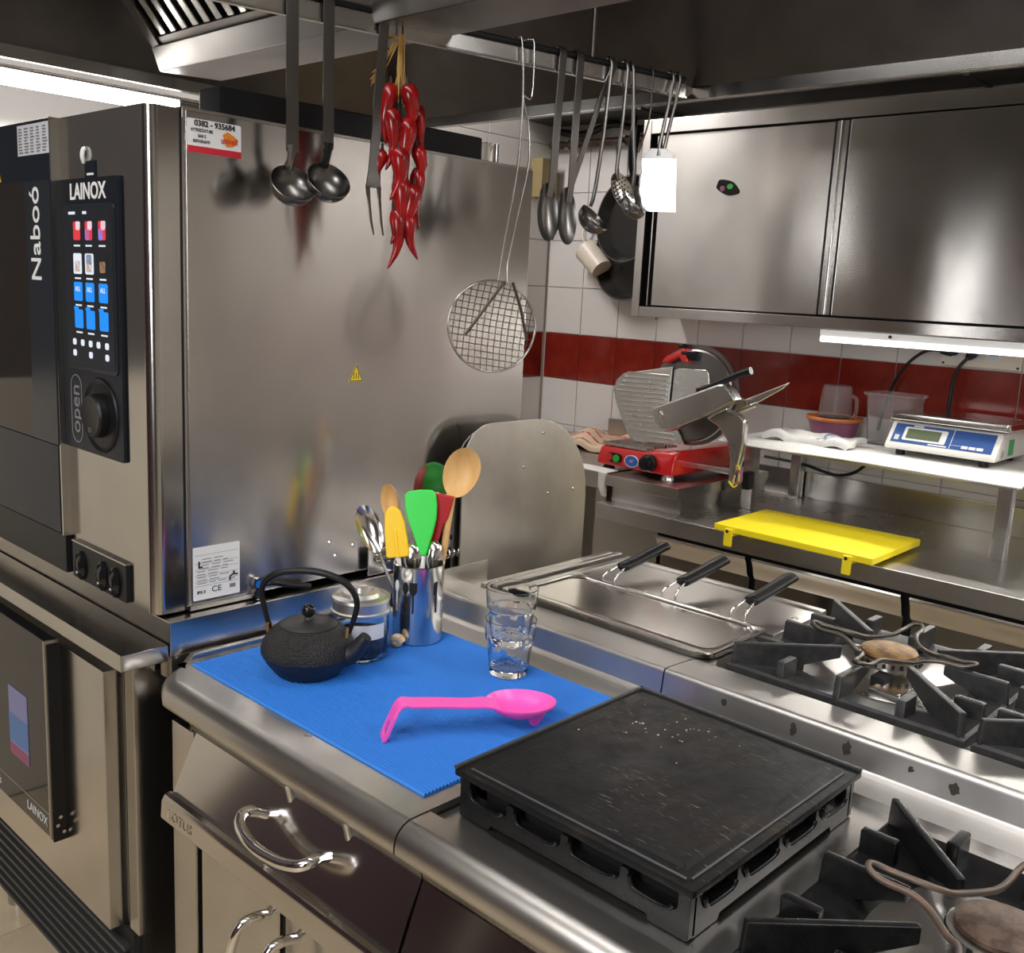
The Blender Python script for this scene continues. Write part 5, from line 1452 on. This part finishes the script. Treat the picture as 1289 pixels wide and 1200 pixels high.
for p in ([(-.020, -.013, -.466), (-.055, -.016, -.505), (-.112, -.015, -.575)], [(.0, -.013, -.466), (.022, -.016, -.52), (.042, -.015, -.585)]):
    MB().tube(p, .0036, 6).build('strap', 'wire_dark', t, world=False)
for p in ([(-.010, .016, .010), (-.006, .010, .0135), (-.003, .0, .013), (0, -.005, .004), (.008, -.006, -.09), (.004, -.006, -.23), (-.018, -.008, -.36), (-.030, -.010, -.43), (-.036, -.012, -.468)],
          [(.016, .014, .006), (.020, .010, .0135), (.026, .0, .013), (.030, -.005, .004), (.030, -.006, -.095), (.008, -.006, -.097), (.026, -.006, -.15), (.031, -.006, -.222), (.008, -.008, -.33), (-.012, -.010, -.42), (-.012, -.012, -.468)]):
    MB().tube(smooth(p, 4), .0022, 8).build('handle_wire', 'wire_steel', t, world=False, ang=80)
# long spoons
def long_spoon(label, s, zn, zc, dx, L_, w):
    t = tool('basting_spoon', label, 'spoon', s, 'hanging basting spoons')
    pts = smooth(hook_pts(), 3)+[Vector((dx*.3, -.008, zn*.4)), Vector((dx*.55, -.010, zn*.8)), Vector((dx*.8, -.012, zn)), Vector((dx, -.010, zn-.03))]
    flat_handle(pts, [.0088]*(len(pts)-2)+[.0078, .0075], .0017).build('handle', 'steel_tool', t, world=False, bevel=.0005)
    MB().dish(w, L_, .012, .003, frame((dx, -.008, zc), FX, (.05, .10, 1)), egg=-.06).build('bowl', 'steel_tool', t, world=False, ang=60)
long_spoon('long steel basting spoon just right of the wire skimmer', .514, -.258, -.318, -.020, .060, .026)
long_spoon('second long steel basting spoon, between its twin and the small ladle', .560, -.265, -.322, -.014, .060, .025)
t = tool('palette_knife', 'thin slanting steel turner hanging behind the basting spoons', 'turner', .652)
pts = smooth(hook_pts(), 3)+[Vector((-.02, .004, -.06)), Vector((-.085, .012, -.26)), Vector((-.115, .014, -.34)), Vector((-.126, .014, -.372))]
flat_handle(pts, [.0065]*(len(pts)-2)+[.006, .002]).build('blade', 'steel_tool', t, world=False)
ladle('small steel ladle with thin handle, right of the basting spoons', .645, -.285, -.322, .036, .004, -.030, (.35, -.62, .70), .8, .0042)
# slotted spoon
t = tool('slotted_spoon', 'perforated oval steel spoon hanging above the second small ladle', 'spoon', .690)
q = smooth(hook_pts(), 3)+[Vector((-.006, -.008, -.10)), Vector((-.018, -.012, -.218)), Vector((-.012, -.012, -.235))]
MB().tube(q, .0042, 10).build('handle', 'steel_tool', t, world=False, ang=60)
DM = frame((.000, -.016, -.258), Vector((.66, 0, .50)), (-.52, .1, .80))
DM = frame((.000, -.016, -.258), Vector((.75, .05, .45)), Vector((-.55, .15, .80)))
bo = MB().dish(.027, .043, .010, .003, DM).build('bowl', 'steel_soft', t, world=False, ang=60)
m = MB()
for i in range(-3, 4):
    for j in range(-4, 5):
        x, y = i*.0068+(j % 2)*.0034, j*.0082
        if (x/.023)**2+(y/.038)**2 < 1:
            qq = math.sqrt((x/.027)**2+(y/.043)**2)
            zz = .010*(qq**2.4-1)+.0018
            m.prism([(x+cos(a*PI/3)*.0019, y+sin(a*PI/3)*.0019) for a in range(6)], zz, zz+.0008, DM)
m.build('holes', 'dark_gap', bo, world=False)
ladle('second small steel ladle, hanging behind the perforated spoon', .706, -.235, -.285, .032, .004, .022, (.45, -.55, .72), .8, .0042)
# spatula
t = tool('steel_spatula', 'broad shiny steel spatula at the right end of the rail', 'spatula', .826)
MB().tube(smooth(hook_pts(), 3)+[Vector((-.012, -.008, -.06)), Vector((-.034, -.012, -.150)), Vector((-.036, -.014, -.172))], .0042, 10).build('handle_rod', 'steel_tool', t, world=False, ang=60)
MB().tube([Vector(p)+Vector((.020, 0, 0)) for p in smooth(hook_pts(), 3)]+[Vector((.006, -.008, -.06)), Vector((-.018, -.012, -.150)), Vector((-.022, -.014, -.172))], .0042, 10).build('handle_rod', 'steel_tool', t, world=False, ang=60)
SV = Vector((.17, -.085, -1)).normalized()
SB = frame((-.036, -.014, -.168), (cos(rad(-50)), sin(rad(-50)), .0), (-SV))
MB().prism([(-.030, 0), (-.018, .012), (.014, .012), (.034, 0), (.034, -.010), (-.036, -.010)], -.001, .001, SB).build('collar', 'steel_tool', t, world=False, bevel=.0006)
MB().prism([(-.036, -.010), (.040, -.010), (.046, -.124), (-.046, -.124)], -.0008, .0008, SB).build('blade', 'steel_soft', t, world=False)
t = tool('s_hook', 'empty thin wire hook on the rail left of the spatula', 'hook', .765)
MB().tube(smooth(hook_pts()+[(0, -.006, -.03), (-.005, -.007, -.10), (-.03, -.008, -.17)], 3), .002, 6).build('wire', 'wire_dark', t, world=False)
